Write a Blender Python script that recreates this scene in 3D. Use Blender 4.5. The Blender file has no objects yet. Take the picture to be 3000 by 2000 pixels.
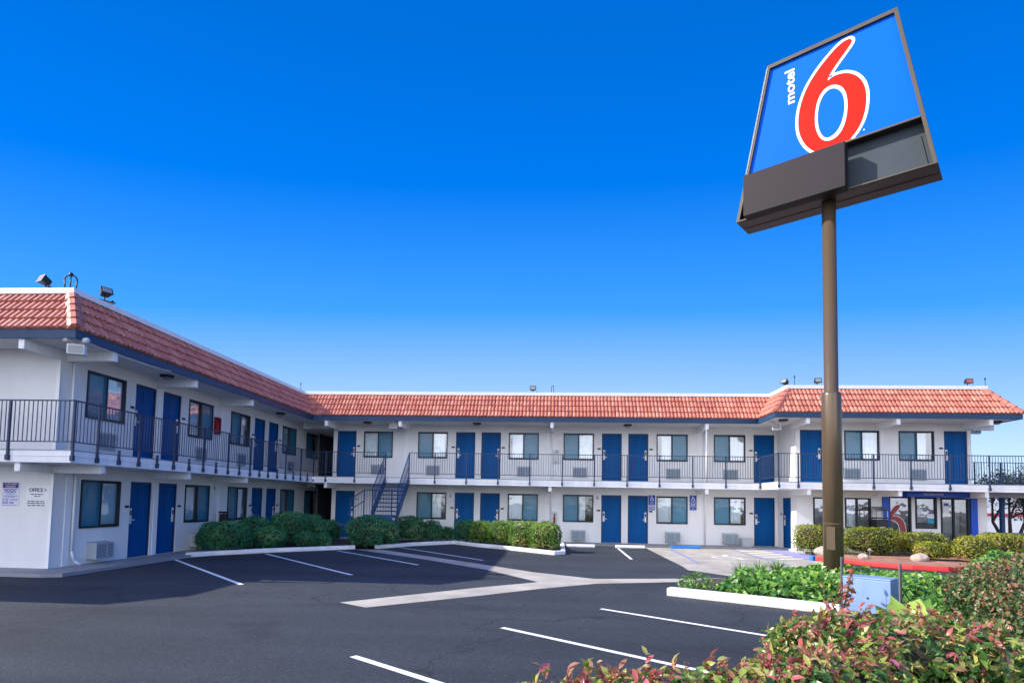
import bpy, bmesh, math, random
import numpy as np
from mathutils import Vector, Matrix

random.seed(11)
RS = np.random.RandomState(11)
S = bpy.context.scene
COL = S.collection
R90 = math.pi / 2

# ------------------------------------------------------------------ materials
def new_mat(name):
    m = bpy.data.materials.new(name)
    m.use_nodes = True
    nt = m.node_tree
    return m, nt, nt.nodes['Principled BSDF']

def lin(nt, a, b):
    nt.links.new(a, b)

def mat(name, col, rough=.6, metal=0., spec=.4, var=.0, vscale=3., fine=.0, fscale=60., bump=0., bscale=60., coat=0., stretch=None):
    """painted / mineral surface: broad tone variation, fine speckle and bump"""
    m, nt, p = new_mat(name)
    p.inputs['Roughness'].default_value = rough
    p.inputs['Metallic'].default_value = metal
    p.inputs['Specular IOR Level'].default_value = spec
    p.inputs['Coat Weight'].default_value = coat
    c = (*col, 1)
    p.inputs['Base Color'].default_value = c
    if var or fine or bump:
        tc = nt.nodes.new('ShaderNodeTexCoord')
        src = tc.outputs['Object']
        if stretch:
            mp = nt.nodes.new('ShaderNodeMapping')
            mp.inputs['Scale'].default_value = stretch
            lin(nt, src, mp.inputs['Vector']); src = mp.outputs['Vector']
    last = None
    for amt, sc, det in ((var, vscale, 5), (fine, fscale, 2)):
        if not amt:
            continue
        n = nt.nodes.new('ShaderNodeTexNoise')
        n.inputs['Scale'].default_value = sc
        n.inputs['Detail'].default_value = det
        n.inputs['Roughness'].default_value = .6
        lin(nt, src, n.inputs['Vector'])
        mr = nt.nodes.new('ShaderNodeMapRange')
        mr.inputs['From Min'].default_value = .3
        mr.inputs['From Max'].default_value = .7
        mr.inputs['To Min'].default_value = 1 - amt
        mr.inputs['To Max'].default_value = 1 + amt
        lin(nt, n.outputs['Fac'], mr.inputs['Value'])
        vm = nt.nodes.new('ShaderNodeVectorMath'); vm.operation = 'SCALE'
        if last is None:
            vm.inputs[0].default_value = col
        else:
            lin(nt, last, vm.inputs[0])
        lin(nt, mr.outputs['Result'], vm.inputs['Scale'])
        last = vm.outputs['Vector']
    if last is not None:
        lin(nt, last, p.inputs['Base Color'])
    if bump:
        n = nt.nodes.new('ShaderNodeTexNoise')
        n.inputs['Scale'].default_value = bscale
        n.inputs['Detail'].default_value = 4
        lin(nt, src, n.inputs['Vector'])
        b = nt.nodes.new('ShaderNodeBump')
        b.inputs['Strength'].default_value = bump
        b.inputs['Distance'].default_value = .01
        lin(nt, n.outputs['Fac'], b.inputs['Height'])
        lin(nt, b.outputs['Normal'], p.inputs['Normal'])
    return m

def ramp(nt, src, stops):
    r = nt.nodes.new('ShaderNodeValToRGB')
    e = r.color_ramp.elements
    while len(e) < len(stops):
        e.new(.5)
    for k, (pos, c) in enumerate(stops):
        e[k].position = pos
        e[k].color = (*c, 1)
    lin(nt, src, r.inputs['Fac'])
    return r.outputs['Color']

def leaf_mat(name, stops, rough=.45, trans=.25, spec=.35):
    m, nt, p = new_mat(name)
    a = nt.nodes.new('ShaderNodeAttribute'); a.attribute_name = 'rnd'
    c = ramp(nt, a.outputs['Fac'], stops)
    lin(nt, c, p.inputs['Base Color'])
    p.inputs['Roughness'].default_value = rough
    p.inputs['Specular IOR Level'].default_value = spec
    t = nt.nodes.new('ShaderNodeBsdfTranslucent')
    lin(nt, c, t.inputs['Color'])
    mx = nt.nodes.new('ShaderNodeMixShader'); mx.inputs['Fac'].default_value = trans
    lin(nt, p.outputs['BSDF'], mx.inputs[1]); lin(nt, t.outputs['BSDF'], mx.inputs[2])
    lin(nt, mx.outputs['Shader'], nt.nodes['Material Output'].inputs['Surface'])
    return m

def glass_mat(name, tint, boost=1.0, rough=.0):
    m, nt, p = new_mat(name)
    nt.nodes.remove(p)
    t = nt.nodes.new('ShaderNodeBsdfTransparent'); t.inputs['Color'].default_value = (*tint, 1)
    g = nt.nodes.new('ShaderNodeBsdfGlossy'); g.inputs['Roughness'].default_value = rough
    g.inputs['Color'].default_value = (.95, .97, 1, 1)
    # slightly wavy float glass
    tc = nt.nodes.new('ShaderNodeTexCoord')
    n = nt.nodes.new('ShaderNodeTexNoise'); n.inputs['Scale'].default_value = 1.6
    lin(nt, tc.outputs['Object'], n.inputs['Vector'])
    b = nt.nodes.new('ShaderNodeBump'); b.inputs['Strength'].default_value = .12; b.inputs['Distance'].default_value = .05
    lin(nt, n.outputs['Fac'], b.inputs['Height']); lin(nt, b.outputs['Normal'], g.inputs['Normal'])
    f = nt.nodes.new('ShaderNodeFresnel'); f.inputs['IOR'].default_value = 1.5
    mm = nt.nodes.new('ShaderNodeMath'); mm.operation = 'MULTIPLY_ADD'; mm.use_clamp = True
    mm.inputs[1].default_value = boost; mm.inputs[2].default_value = .11
    lin(nt, f.outputs['Fac'], mm.inputs[0])
    mx = nt.nodes.new('ShaderNodeMixShader')
    lin(nt, mm.outputs['Value'], mx.inputs['Fac'])
    lin(nt, t.outputs['BSDF'], mx.inputs[1]); lin(nt, g.outputs['BSDF'], mx.inputs[2])
    lin(nt, mx.outputs['Shader'], nt.nodes['Material Output'].inputs['Surface'])
    return m

def screen_mat(name, col, alpha):
    m, nt, p = new_mat(name)
    p.inputs['Base Color'].default_value = (*col, 1)
    p.inputs['Roughness'].default_value = .5
    t = nt.nodes.new('ShaderNodeBsdfTransparent')
    mx = nt.nodes.new('ShaderNodeMixShader'); mx.inputs['Fac'].default_value = alpha
    lin(nt, t.outputs['BSDF'], mx.inputs[1]); lin(nt, p.outputs['BSDF'], mx.inputs[2])
    lin(nt, mx.outputs['Shader'], nt.nodes['Material Output'].inputs['Surface'])
    return m

def asphalt_mat(name='asphalt', k=1., grain=70):
    m, nt, p = new_mat(name)
    tc = nt.nodes.new('ShaderNodeTexCoord')
    o = tc.outputs['Object']
    v = nt.nodes.new('ShaderNodeTexVoronoi'); v.inputs['Scale'].default_value = grain
    lin(nt, o, v.inputs['Vector'])
    sp = ramp(nt, v.outputs['Color'], [(0, (.019, .023, .029)), (.55, (.031, .037, .046)), (.85, (.046, .053, .063)), (1, (.10, .108, .115))])
    big = nt.nodes.new('ShaderNodeTexNoise'); big.inputs['Scale'].default_value = .16; big.inputs['Detail'].default_value = 6
    big.inputs['Roughness'].default_value = .62
    lin(nt, o, big.inputs['Vector'])
    # worn wheel tracks / patchy sealing
    mp = nt.nodes.new('ShaderNodeMapping'); mp.inputs['Rotation'].default_value = (0, 0, .3); mp.inputs['Scale'].default_value = (.10, .9, 1)
    lin(nt, o, mp.inputs['Vector'])
    st = nt.nodes.new('ShaderNodeTexNoise'); st.inputs['Scale'].default_value = .9; st.inputs['Detail'].default_value = 5
    lin(nt, mp.outputs['Vector'], st.inputs['Vector'])
    ad = nt.nodes.new('ShaderNodeMath'); ad.operation = 'ADD'
    lin(nt, big.outputs['Fac'], ad.inputs[0]); lin(nt, st.outputs['Fac'], ad.inputs[1])
    mr = nt.nodes.new('ShaderNodeMapRange')
    mr.inputs['From Min'].default_value = .75; mr.inputs['From Max'].default_value = 1.3
    mr.inputs['To Min'].default_value = .68 * k; mr.inputs['To Max'].default_value = 1.26 * k
    lin(nt, ad.outputs['Value'], mr.inputs['Value'])
    vm = nt.nodes.new('ShaderNodeVectorMath'); vm.operation = 'SCALE'
    lin(nt, sp, vm.inputs[0]); lin(nt, mr.outputs['Result'], vm.inputs['Scale'])
    wn = nt.nodes.new('ShaderNodeTexNoise'); wn.inputs['Scale'].default_value = .9; wn.inputs['Detail'].default_value = 6
    lin(nt, o, wn.inputs['Vector'])
    wv = nt.nodes.new('ShaderNodeVectorMath'); wv.operation = 'MULTIPLY_ADD'; wv.inputs[1].default_value = (1.6, 1.6, 0)
    lin(nt, wn.outputs['Color'], wv.inputs[0]); lin(nt, o, wv.inputs[2])
    cr = nt.nodes.new('ShaderNodeTexVoronoi'); cr.feature = 'DISTANCE_TO_EDGE'; cr.inputs['Scale'].default_value = .17
    lin(nt, wv.outputs['Vector'], cr.inputs['Vector'])
    ck = nt.nodes.new('ShaderNodeMapRange'); ck.inputs['From Min'].default_value = .0015; ck.inputs['From Max'].default_value = .0055
    ck.inputs['To Min'].default_value = .62
    lin(nt, cr.outputs['Distance'], ck.inputs['Value'])
    on = nt.nodes.new('ShaderNodeTexNoise'); on.inputs['Scale'].default_value = .55; on.inputs['Detail'].default_value = 3
    lin(nt, o, on.inputs['Vector'])
    ok_ = nt.nodes.new('ShaderNodeMapRange'); ok_.inputs['From Min'].default_value = .61; ok_.inputs['From Max'].default_value = .72
    ok_.inputs['To Min'].default_value = 1; ok_.inputs['To Max'].default_value = .68
    lin(nt, on.outputs['Fac'], ok_.inputs['Value'])
    m2 = nt.nodes.new('ShaderNodeMath'); m2.operation = 'MULTIPLY'
    lin(nt, ck.outputs['Result'], m2.inputs[0]); lin(nt, ok_.outputs['Result'], m2.inputs[1])
    v2 = nt.nodes.new('ShaderNodeVectorMath'); v2.operation = 'SCALE'
    lin(nt, vm.outputs['Vector'], v2.inputs[0]); lin(nt, m2.outputs['Value'], v2.inputs['Scale'])
    lin(nt, v2.outputs['Vector'], p.inputs['Base Color'])
    p.inputs['Roughness'].default_value = .82
    p.inputs['Specular IOR Level'].default_value = .3
    b = nt.nodes.new('ShaderNodeBump'); b.inputs['Strength'].default_value = .45; b.inputs['Distance'].default_value = .008
    lin(nt, v.outputs['Distance'], b.inputs['Height']); lin(nt, b.outputs['Normal'], p.inputs['Normal'])
    return m

def tile_mat():
    m, nt, p = new_mat('clay_tile')
    tc = nt.nodes.new('ShaderNodeTexCoord')
    a = nt.nodes.new('ShaderNodeAttribute'); a.attribute_name = 'rnd'
    c = ramp(nt, a.outputs['Fac'], [(0, (.34, .095, .06)), (.35, (.44, .138, .088)), (.75, (.52, .18, .118)), (1, (.58, .25, .17))])
    n = nt.nodes.new('ShaderNodeTexNoise'); n.inputs['Scale'].default_value = 9; n.inputs['Detail'].default_value = 6
    lin(nt, tc.outputs['Object'], n.inputs['Vector'])
    mr = nt.nodes.new('ShaderNodeMapRange'); mr.inputs['From Min'].default_value = .3; mr.inputs['From Max'].default_value = .7
    mr.inputs['To Min'].default_value = .78; mr.inputs['To Max'].default_value = 1.18
    lin(nt, n.outputs['Fac'], mr.inputs['Value'])
    vm = nt.nodes.new('ShaderNodeVectorMath'); vm.operation = 'SCALE'
    lin(nt, c, vm.inputs[0]); lin(nt, mr.outputs['Result'], vm.inputs['Scale'])
    lin(nt, vm.outputs['Vector'], p.inputs['Base Color'])
    p.inputs['Roughness'].default_value = .55
    return m

def paint_line_mat(name, col, wear=.35):
    m, nt, p = new_mat(name)
    tc = nt.nodes.new('ShaderNodeTexCoord')
    n = nt.nodes.new('ShaderNodeTexNoise'); n.inputs['Scale'].default_value = 14; n.inputs['Detail'].default_value = 8
    n.inputs['Roughness'].default_value = .75
    lin(nt, tc.outputs['Object'], n.inputs['Vector'])
    lo = tuple(x * .35 + .03 for x in col)
    c = ramp(nt, n.outputs['Fac'], [(0, lo), (wear, tuple(x * .85 for x in col)), (min(wear + .15, 1), col), (1, col)])
    lin(nt, c, p.inputs['Base Color']); p.inputs['Roughness'].default_value = .7
    return m

M = dict(
    wall=mat('off_white_stucco', (.83, .815, .785), .8, var=.06, vscale=1.1, stretch=(1, 1, .3), fine=.05, fscale=90, bump=.25, bscale=140, spec=.2),
    lobby=mat('lobby_back_wall', (.48, .47, .43), .8, var=.2, vscale=2),
    passage=mat('passage_shade', (.10, .11, .15), .7),  # wall colour darkened to hold the shade deep inside the passage
    trim=mat('white_trim_paint', (.86, .855, .84), .55, var=.07, vscale=1.6, stretch=(3, 3, .5)),
    soffit=mat('soffit_paint', (.78, .765, .74), .8, var=.04, vscale=1.2),
    fascia=mat('slate_blue_fascia_paint', (.014, .052, .125), .5, var=.12, vscale=1.5),
    door=mat('royal_blue_door_paint', (.0, .082, .27), .5, spec=.12, var=.10, vscale=1.2, stretch=(3, 3, .4)),
    jamb=mat('navy_frame_paint', (.012, .03, .10), .4),
    bronze=mat('dark_bronze_aluminium', (.018, .024, .036), .4, metal=.3),
    rail=mat('steel_blue_railing_paint', (.022, .040, .090), .45, var=.15, vscale=4),
    stair=mat('blue_stair_paint', (.010, .062, .165), .45, var=.15, vscale=2),
    dark=mat('unlit_interior', (.02, .022, .026), .9),
    curtain=mat('white_curtain_cloth', (.90, .92, .92), .9, var=.03, vscale=4),
    teal=mat('teal_blackout_lining', (.10, .30, .38), .9, var=.1, vscale=3),
    glass=glass_mat('window_glass', (.88, .95, .97), 2.2),
    screen=screen_mat('insect_screen', (.018, .22, .36), .62),
    office_glass=glass_mat('tinted_office_glass', (.62, .66, .66), 1.5),
    tile=tile_mat(),
    cap=mat('white_coping_metal', (.82, .82, .82), .4, var=.04, vscale=1),
    deck=mat('roof_membrane', (.5, .5, .5), .8),
    asphalt=asphalt_mat(),
    asphalt_old=asphalt_mat('weathered_asphalt', 1.14, 52),
    concrete=mat('weathered_concrete', (.385, .355, .305), .85, var=.24, vscale=1.1, fine=.16, fscale=45, bump=.2, bscale=80),
    walk=mat('walkway_concrete', (.30, .30, .30), .85, var=.15, vscale=.8, fine=.1, fscale=45),
    ground=mat('dry_ground', (.20, .19, .175), .9, var=.2, vscale=.1, fine=.15, fscale=20),
    kerb=mat('white_kerb_paint', (.80, .79, .77), .65, var=.12, vscale=2.5, fine=.12, fscale=24, bump=.3, bscale=40),
    line=paint_line_mat('white_line_paint', (.80, .80, .79), .38),
    blueline=paint_line_mat('faded_blue_line_paint', (.22, .27, .55), .40),
    lavender=paint_line_mat('faded_blue_ramp_paint', (.30, .30, .62), .38),
    redkerb=mat('red_kerb_paint', (.50, .035, .035), .6, var=.15, vscale=2, fine=.12, fscale=30),
    bluestop=mat('blue_stop_paint', (.02, .17, .55), .6, var=.12, vscale=4),
    gravel=mat('red_lava_gravel', (.33, .17, .115), .95, var=.3, vscale=2, fine=.45, fscale=38, bump=1., bscale=40),
    soil=mat('mulch_soil', (.075, .062, .05), .95, var=.35, vscale=3, fine=.5, fscale=30, bump=1., bscale=30),
    pole=mat('brown_pole_paint', (.135, .095, .060), .28, metal=.35, var=.12, vscale=1.2, stretch=(1, 1, .3)),
    cab=mat('dark_brown_sign_metal', (.036, .028, .026), .45, var=.12, vscale=1),
    cabframe=mat('bronze_sign_frame', (.075, .060, .043), .4, metal=.2, var=.1, vscale=2),
    signpanel=mat('charcoal_panel', (.020, .0165, .020), .6, spec=.2, var=.06, vscale=1),
    signrecess=mat('slate_reader_panel', (.042, .056, .070), .6, spec=.2, var=.08, vscale=1),
    signblue=mat('sign_face_blue', (.0, .115, .72), .45, spec=.06),
    signred=mat('sign_face_red', (.60, .016, .008), .45, spec=.06),
    signwhite=mat('sign_face_white', (.85, .85, .85), .35),
    lamp=mat('floodlight_grey', (.018, .022, .03), .45, metal=.3),
    lens=mat('floodlight_lens', (.28, .28, .27), .2, spec=.5),
    whitebox=mat('white_plastic', (.78, .78, .76), .4),
    red=mat('extinguisher_red', (.30, .010, .018), .35),
    black=mat('black_plastic', (.015, .015, .017), .4),
    steel=mat('galvanised_steel', (.35, .35, .35), .35, metal=.8),
    ink=mat('black_ink', (.02, .025, .04), .6),
    purple=mat('violet_notice_header', (.06, .015, .16), .5),
    adablue=mat('access_sign_blue', (.015, .07, .40), .45),
    notice=mat('pale_sign_plate', (.72, .70, .78), .5),
    lobbyblue=mat('lobby_blue_paint', (.006, .075, .50), .4),
    decalred=mat('door_decal_red', (.33, .05, .05), .5),
    tealposter=mat('teal_poster', (.03, .32, .42), .6),
    rock=mat('boulder', (.42, .34, .29), .9, var=.25, vscale=4, fine=.2, fscale=30, bump=.8, bscale=14),
    bark=mat('bark', (.06, .045, .038), .9, var=.3, vscale=6, bump=.8, bscale=25),
    twig=mat('woody_stems', (.034, .036, .020), .9, var=.3, vscale=10),
    cabinet=mat('grey_utility_paint', (.19, .29, .50), .5, var=.16, vscale=3, stretch=(1, 1, .4)),
    bgwall=mat('white_far_wall', (.75, .74, .72), .8, var=.04),
    bgred=mat('red_stripe_paint', (.55, .06, .06), .6),
    ac=mat('ac_unit_paint', (.42, .46, .48), .5, var=.05),
    grille=mat('ac_grille', (.17, .23, .28), .5),
    leaf_shade=leaf_mat('shaded_shrub_leaf', [(0, (0.0207, 0.1206, 0.04666)), (.5, (0.04554, 0.228, 0.08813)), (.85, (0.09315, 0.3485, 0.1166)), (1, (0.1863, 0.2681, 0.1166))], .5, .2),  # for shrubs in the wing's shadow: the shade is put into the green
    leaf_mid=leaf_mat('sunlit_shrub_leaf', [(0, (0.07053, 0.1511, 0.02232)), (.45, (0.1511, 0.3023, 0.0372)), (.8, (0.3023, 0.4433, 0.0558)), (1, (0.4433, 0.403, 0.1116))], .5, .3),  # for shrubs in the sun: the sunlight is put into the green
    leaf_yel=leaf_mat('yellow_green_shrub_leaf', [(0, (0.108, 0.1464, 0.0198)), (.4, (0.234, 0.2745, 0.0297)), (.8, (0.414, 0.4026, 0.033)), (1, (0.342, 0.2379, 0.099))], .5, .3),
    leaf_red=leaf_mat('photinia_leaf', [(0, (0.0345, 0.1092, 0.0198)), (.22, (0.07475, 0.184, 0.0308)), (.38, (0.1955, 0.2875, 0.0495)), (.50, (0.414, 0.414, 0.11)), (.62, (0.345, 0.2415, 0.099)), (.74, (0.345, 0.1495, 0.0935)), (.86, (0.414, 0.08625, 0.0825)), (1, (0.529, 0.1725, 0.176))], .32, .28, .5),
    leaf_ivy=leaf_mat('ivy_leaf', [(0, (0.03248, 0.1077, 0.01914)), (.4, (0.0696, 0.2055, 0.03509)), (.75, (0.1739, 0.3524, 0.04785)), (1, (0.3712, 0.4698, 0.07975))], .35, .25, .5),
    leaf_small=leaf_mat('mixed_privet_leaf', [(0, (0.025, 0.075, 0.0225)), (.4, (0.06875, 0.125, 0.0375)), (.6, (0.1625, 0.175, 0.05625)), (.8, (0.275, 0.1625, 0.075)), (1, (0.375, 0.125, 0.0875))], .4, .25, .45),
    leaf_plum=leaf_mat('purple_plum_leaf', [(0, (.025, .012, .016)), (.5, (.07, .022, .028)), (.8, (.16, .055, .045)), (1, (.22, .12, .07))], .45, .3),
    leaf_dark=leaf_mat('dark_tree_leaf', [(0, (.012, .025, .016)), (.6, (.028, .05, .025)), (1, (.06, .085, .03))], .4, .2),
    dry=leaf_mat('dry_leaf', [(0, (.10, .06, .035)), (.5, (.28, .17, .08)), (.75, (.40, .06, .05)), (1, (.50, .36, .10))], .6, .3),
)

# ------------------------------------------------------------------ mesh helpers
class MB:
    def __init__(s):
        s.v = []; s.f = []; s.mi = []; s.r = []
    def add(s, vs, fs, mi=0, r=0.):
        o = len(s.v); s.v += [tuple(v) for v in vs]
        for f in fs:
            s.f.append(tuple(i + o for i in f)); s.mi.append(mi); s.r.append(r)
        return s
    def box(s, x0, x1, y0, y1, z0, z1, mi=0):
        x0, x1 = sorted((x0, x1)); y0, y1 = sorted((y0, y1)); z0, z1 = sorted((z0, z1))
        return s.add([(x0, y0, z0), (x1, y0, z0), (x1, y1, z0), (x0, y1, z0), (x0, y0, z1), (x1, y0, z1), (x1, y1, z1), (x0, y1, z1)],
                     [(0, 3, 2, 1), (4, 5, 6, 7), (0, 1, 5, 4), (1, 2, 6, 5), (2, 3, 7, 6), (3, 0, 4, 7)], mi)
    def tube(s, p0, p1, r0, r1=None, n=8, caps=True):
        r1 = r0 if r1 is None else r1
        p0 = Vector(p0); p1 = Vector(p1); d = (p1 - p0).normalized()
        a = d.orthogonal().normalized(); b = d.cross(a)
        vs = []
        for p, r in ((p0, r0), (p1, r1)):
            for k in range(n):
                t = 2 * math.pi * k / n
                vs.append(p + a * (r * math.cos(t)) + b * (r * math.sin(t)))
        fs = [(k, (k + 1) % n, n + (k + 1) % n, n + k) for k in range(n)]
        if caps:
            fs += [tuple(range(n - 1, -1, -1)), tuple(range(n, 2 * n))]
        return s.add(vs, fs)
    def path(s, pts, r, n=8):
        for a, b in zip(pts[:-1], pts[1:]):
            s.tube(a, b, r, r, n)
        return s
    def beam(s, p0, p1, w, h, up=(0, 0, 1)):
        """rectangular bar from p0 to p1, width w (sideways), height h (along up)"""
        p0 = Vector(p0); p1 = Vector(p1); d = (p1 - p0).normalized(); u = Vector(up)
        u = (u - d * u.dot(d)).normalized(); sd = d.cross(u)
        vs = []
        for p in (p0, p1):
            for a, b in ((-1, -1), (1, -1), (1, 1), (-1, 1)):
                vs.append(p + sd * (a * w / 2) + u * (b * h / 2))
        return s.add(vs, [(0, 3, 2, 1), (4, 5, 6, 7), (0, 1, 5, 4), (1, 2, 6, 5), (2, 3, 7, 6), (3, 0, 4, 7)])
    def prism(s, poly, z0, z1):
        n = len(poly)
        a = sum(poly[i][0] * poly[(i + 1) % n][1] - poly[(i + 1) % n][0] * poly[i][1] for i in range(n))
        if a < 0: poly = poly[::-1]
        vs = [(x, y, z0) for x, y in poly] + [(x, y, z1) for x, y in poly]
        fs = [tuple(range(n - 1, -1, -1)), tuple(range(n, 2 * n))] + [(i, (i + 1) % n, n + (i + 1) % n, n + i) for i in range(n)]
        return s.add(vs, fs)
    def sheet(s, poly, z):
        n = len(poly)
        a = sum(poly[i][0] * poly[(i + 1) % n][1] - poly[(i + 1) % n][0] * poly[i][1] for i in range(n))
        if a < 0: poly = poly[::-1]
        return s.add([(x, y, z) for x, y in poly], [tuple(range(n))])
    def lathe(s, prof, n=16, c=(0, 0, 0)):
        vs = []
        for r, z in prof:
            for k in range(n):
                t = 2 * math.pi * k / n
                vs.append((c[0] + r * math.cos(t), c[1] + r * math.sin(t), c[2] + z))
        fs = []
        for i in range(len(prof) - 1):
            for k in range(n):
                fs.append((i * n + k, i * n + (k + 1) % n, (i + 1) * n + (k + 1) % n, (i + 1) * n + k))
        fs += [tuple(range(n - 1, -1, -1)), tuple(range((len(prof) - 1) * n, len(prof) * n))]
        return s.add(vs, fs)
    def mesh(s, name, mats, smooth=False):
        me = bpy.data.meshes.new(name)
        me.from_pydata(s.v, [], s.f)
        for m in (mats if isinstance(mats, (list, tuple)) else [mats]):
            me.materials.append(m)
        if any(s.mi):
            me.polygons.foreach_set('material_index', s.mi)
        if any(s.r):
            at = me.attributes.new('rnd', 'FLOAT', 'FACE'); at.data.foreach_set('value', s.r)
        if smooth:
            me.polygons.foreach_set('use_smooth', [True] * len(me.polygons))
        me.update()
        return me
    def obj(s, name, mats, parent=None, loc=None, rz=0, smooth=False, bevel=0):
        return link(name, s.mesh(name, mats, smooth), parent, loc, rz, bevel)

def link(name, me, parent=None, loc=None, rz=0, bevel=0):
    o = bpy.data.objects.new(name, me)
    COL.objects.link(o)
    if parent: o.parent = parent
    if loc: o.location = loc
    o.rotation_euler = (0, 0, rz)
    if bevel:
        b = o.modifiers.new('bevel', 'BEVEL'); b.width = bevel; b.segments = 2; b.limit_method = 'ANGLE'
    return o

def tag(o, label=None, cat=None, group=None, kind=None):
    if label: o['label'] = label
    if cat: o['category'] = cat
    if group: o['group'] = group
    if kind: o['kind'] = kind
    return o

def empty(name, loc=(0, 0, 0), rz=0, label=None, cat=None, group=None):
    o = bpy.data.objects.new(name, None); COL.objects.link(o)
    o.empty_display_size = .2
    o.location = loc; o.rotation_euler = (0, 0, rz)
    return tag(o, label, cat, group)

def copy_tree(o, parent=None, **kw):
    c = o.copy(); COL.objects.link(c)
    if parent is not None: c.parent = parent
    for k, v in kw.items(): c[k] = v
    for ch in list(o.children):
        copy_tree(ch, c)
    return c

def text_mesh(name, txt, size, m, parent, loc, rot, align='CENTER', bold=0., depth=.002, sx=1.):
    cu = bpy.data.curves.new(name, 'FONT'); cu.body = txt; cu.size = size
    cu.align_x = align; cu.align_y = 'CENTER'; cu.extrude = depth; cu.offset = bold
    tmp = bpy.data.objects.new(name, cu); COL.objects.link(tmp)
    bpy.context.view_layer.update()
    me = bpy.data.meshes.new_from_object(tmp.evaluated_get(bpy.context.evaluated_depsgraph_get()))
    bpy.data.objects.remove(tmp); bpy.data.curves.remove(cu)
    me.name = name; me.materials.clear(); me.materials.append(m)
    o = link(name, me, parent); o.location = loc; o.rotation_euler = rot; o.scale = (sx, 1, 1)
    return o

def offset_line(pts, d):
    """offset an open polyline to its right-hand side by d (mitred)"""
    out = []
    n = len(pts)
    for i in range(n):
        p = Vector(pts[i])
        if i == 0: t1 = t2 = (Vector(pts[1]) - p).normalized()
        elif i == n - 1: t1 = t2 = (p - Vector(pts[i - 1])).normalized()
        else: t1 = (p - Vector(pts[i - 1])).normalized(); t2 = (Vector(pts[i + 1]) - p).normalized()
        n1 = Vector((t1.y, -t1.x)); n2 = Vector((t2.y, -t2.x))
        b = (n1 + n2); b /= max(1e-6, b.dot(n1))
        out.append(tuple(p + b * d))
    return out

def strip(mb, pts, d0, d1, z0, z1):
    """mitred band along a polyline between offsets d0 and d1 (right-hand side positive), z0..z1"""
    a = offset_line(pts, d0); b = offset_line(pts, d1); n = len(pts)
    vs = [(x, y, z0) for x, y in a] + [(x, y, z0) for x, y in b] + [(x, y, z1) for x, y in a] + [(x, y, z1) for x, y in b]
    fs = []
    for i in range(n - 1):
        j = i + 1
        fs += [(i, j, n + j, n + i), (2 * n + i, 3 * n + i, 3 * n + j, 2 * n + j), (i, 2 * n + i, 2 * n + j, j), (n + i, n + j, 3 * n + j, 3 * n + i)]
    fs += [(0, n, 3 * n, 2 * n), (n - 1, 3 * n - 1, 4 * n - 1, 2 * n - 1)]
    mb.add(vs, fs)
    return mb

# ------------------------------------------------------------------ world, sun, camera
SUN_EL = math.radians(34.5)
FILL_CLOUD = 2.9
TO_SUN = Vector((-math.cos(SUN_EL) * .9945, -math.cos(SUN_EL) * .105, math.sin(SUN_EL)))
w = bpy.data.worlds.new('World'); S.world = w; w.use_nodes = True
nt = w.node_tree
bg = nt.nodes['Background']
sky = nt.nodes.new('ShaderNodeTexSky'); sky.sky_type = 'NISHITA'; sky.sun_disc = False
sky.sun_elevation = SUN_EL
sky.sun_rotation = math.atan2(TO_SUN.x, TO_SUN.y) % (2 * math.pi)
sky.air_density = 1.0; sky.dust_density = .1; sky.ozone_density = 2.5
EXPO, SKY = .80, .15
K = 1 / (SKY * 2 ** EXPO)
hs = nt.nodes.new('ShaderNodeHueSaturation'); hs.inputs['Saturation'].default_value = 1.5; hs.inputs['Hue'].default_value = .515
lin(nt, sky.outputs['Color'], hs.inputs['Color'])
tc = nt.nodes.new('ShaderNodeTexCoord')
sep = nt.nodes.new('ShaderNodeSeparateXYZ'); lin(nt, tc.outputs['Generated'], sep.inputs['Vector'])
# deep polarised blue of a dry clear day: grades the physical sky by elevation
xx = nt.nodes.new('ShaderNodeMath'); xx.operation = 'MULTIPLY'; lin(nt, sep.outputs['X'], xx.inputs[0]); lin(nt, sep.outputs['X'], xx.inputs[1])
zz_ = nt.nodes.new('ShaderNodeMath'); zz_.operation = 'MULTIPLY_ADD'; zz_.inputs[1].default_value = .14; lin(nt, xx.outputs['Value'], zz_.inputs[0]); lin(nt, sep.outputs['Z'], zz_.inputs[2])
gr = ramp(nt, zz_.outputs['Value'], [(0, (.80, .94, 1.05)), (.10, (.60, .80, 1.12)), (.20, (.34, .60, 1.12)), (.31, (.055, .38, 1.1)), (.48, (.0, .205, .92)), (.64, (.0, .16, .72)), (1, (.0, .15, .95))])
gs = nt.nodes.new('ShaderNodeVectorMath'); gs.operation = 'SCALE'; gs.inputs['Scale'].default_value = K
lin(nt, gr, gs.inputs[0])
mx = nt.nodes.new('ShaderNodeMix'); mx.data_type = 'RGBA'; mx.inputs['Factor'].default_value = .88
lin(nt, hs.outputs['Color'], mx.inputs['A']); lin(nt, gs.outputs['Vector'], mx.inputs['B'])
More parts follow.
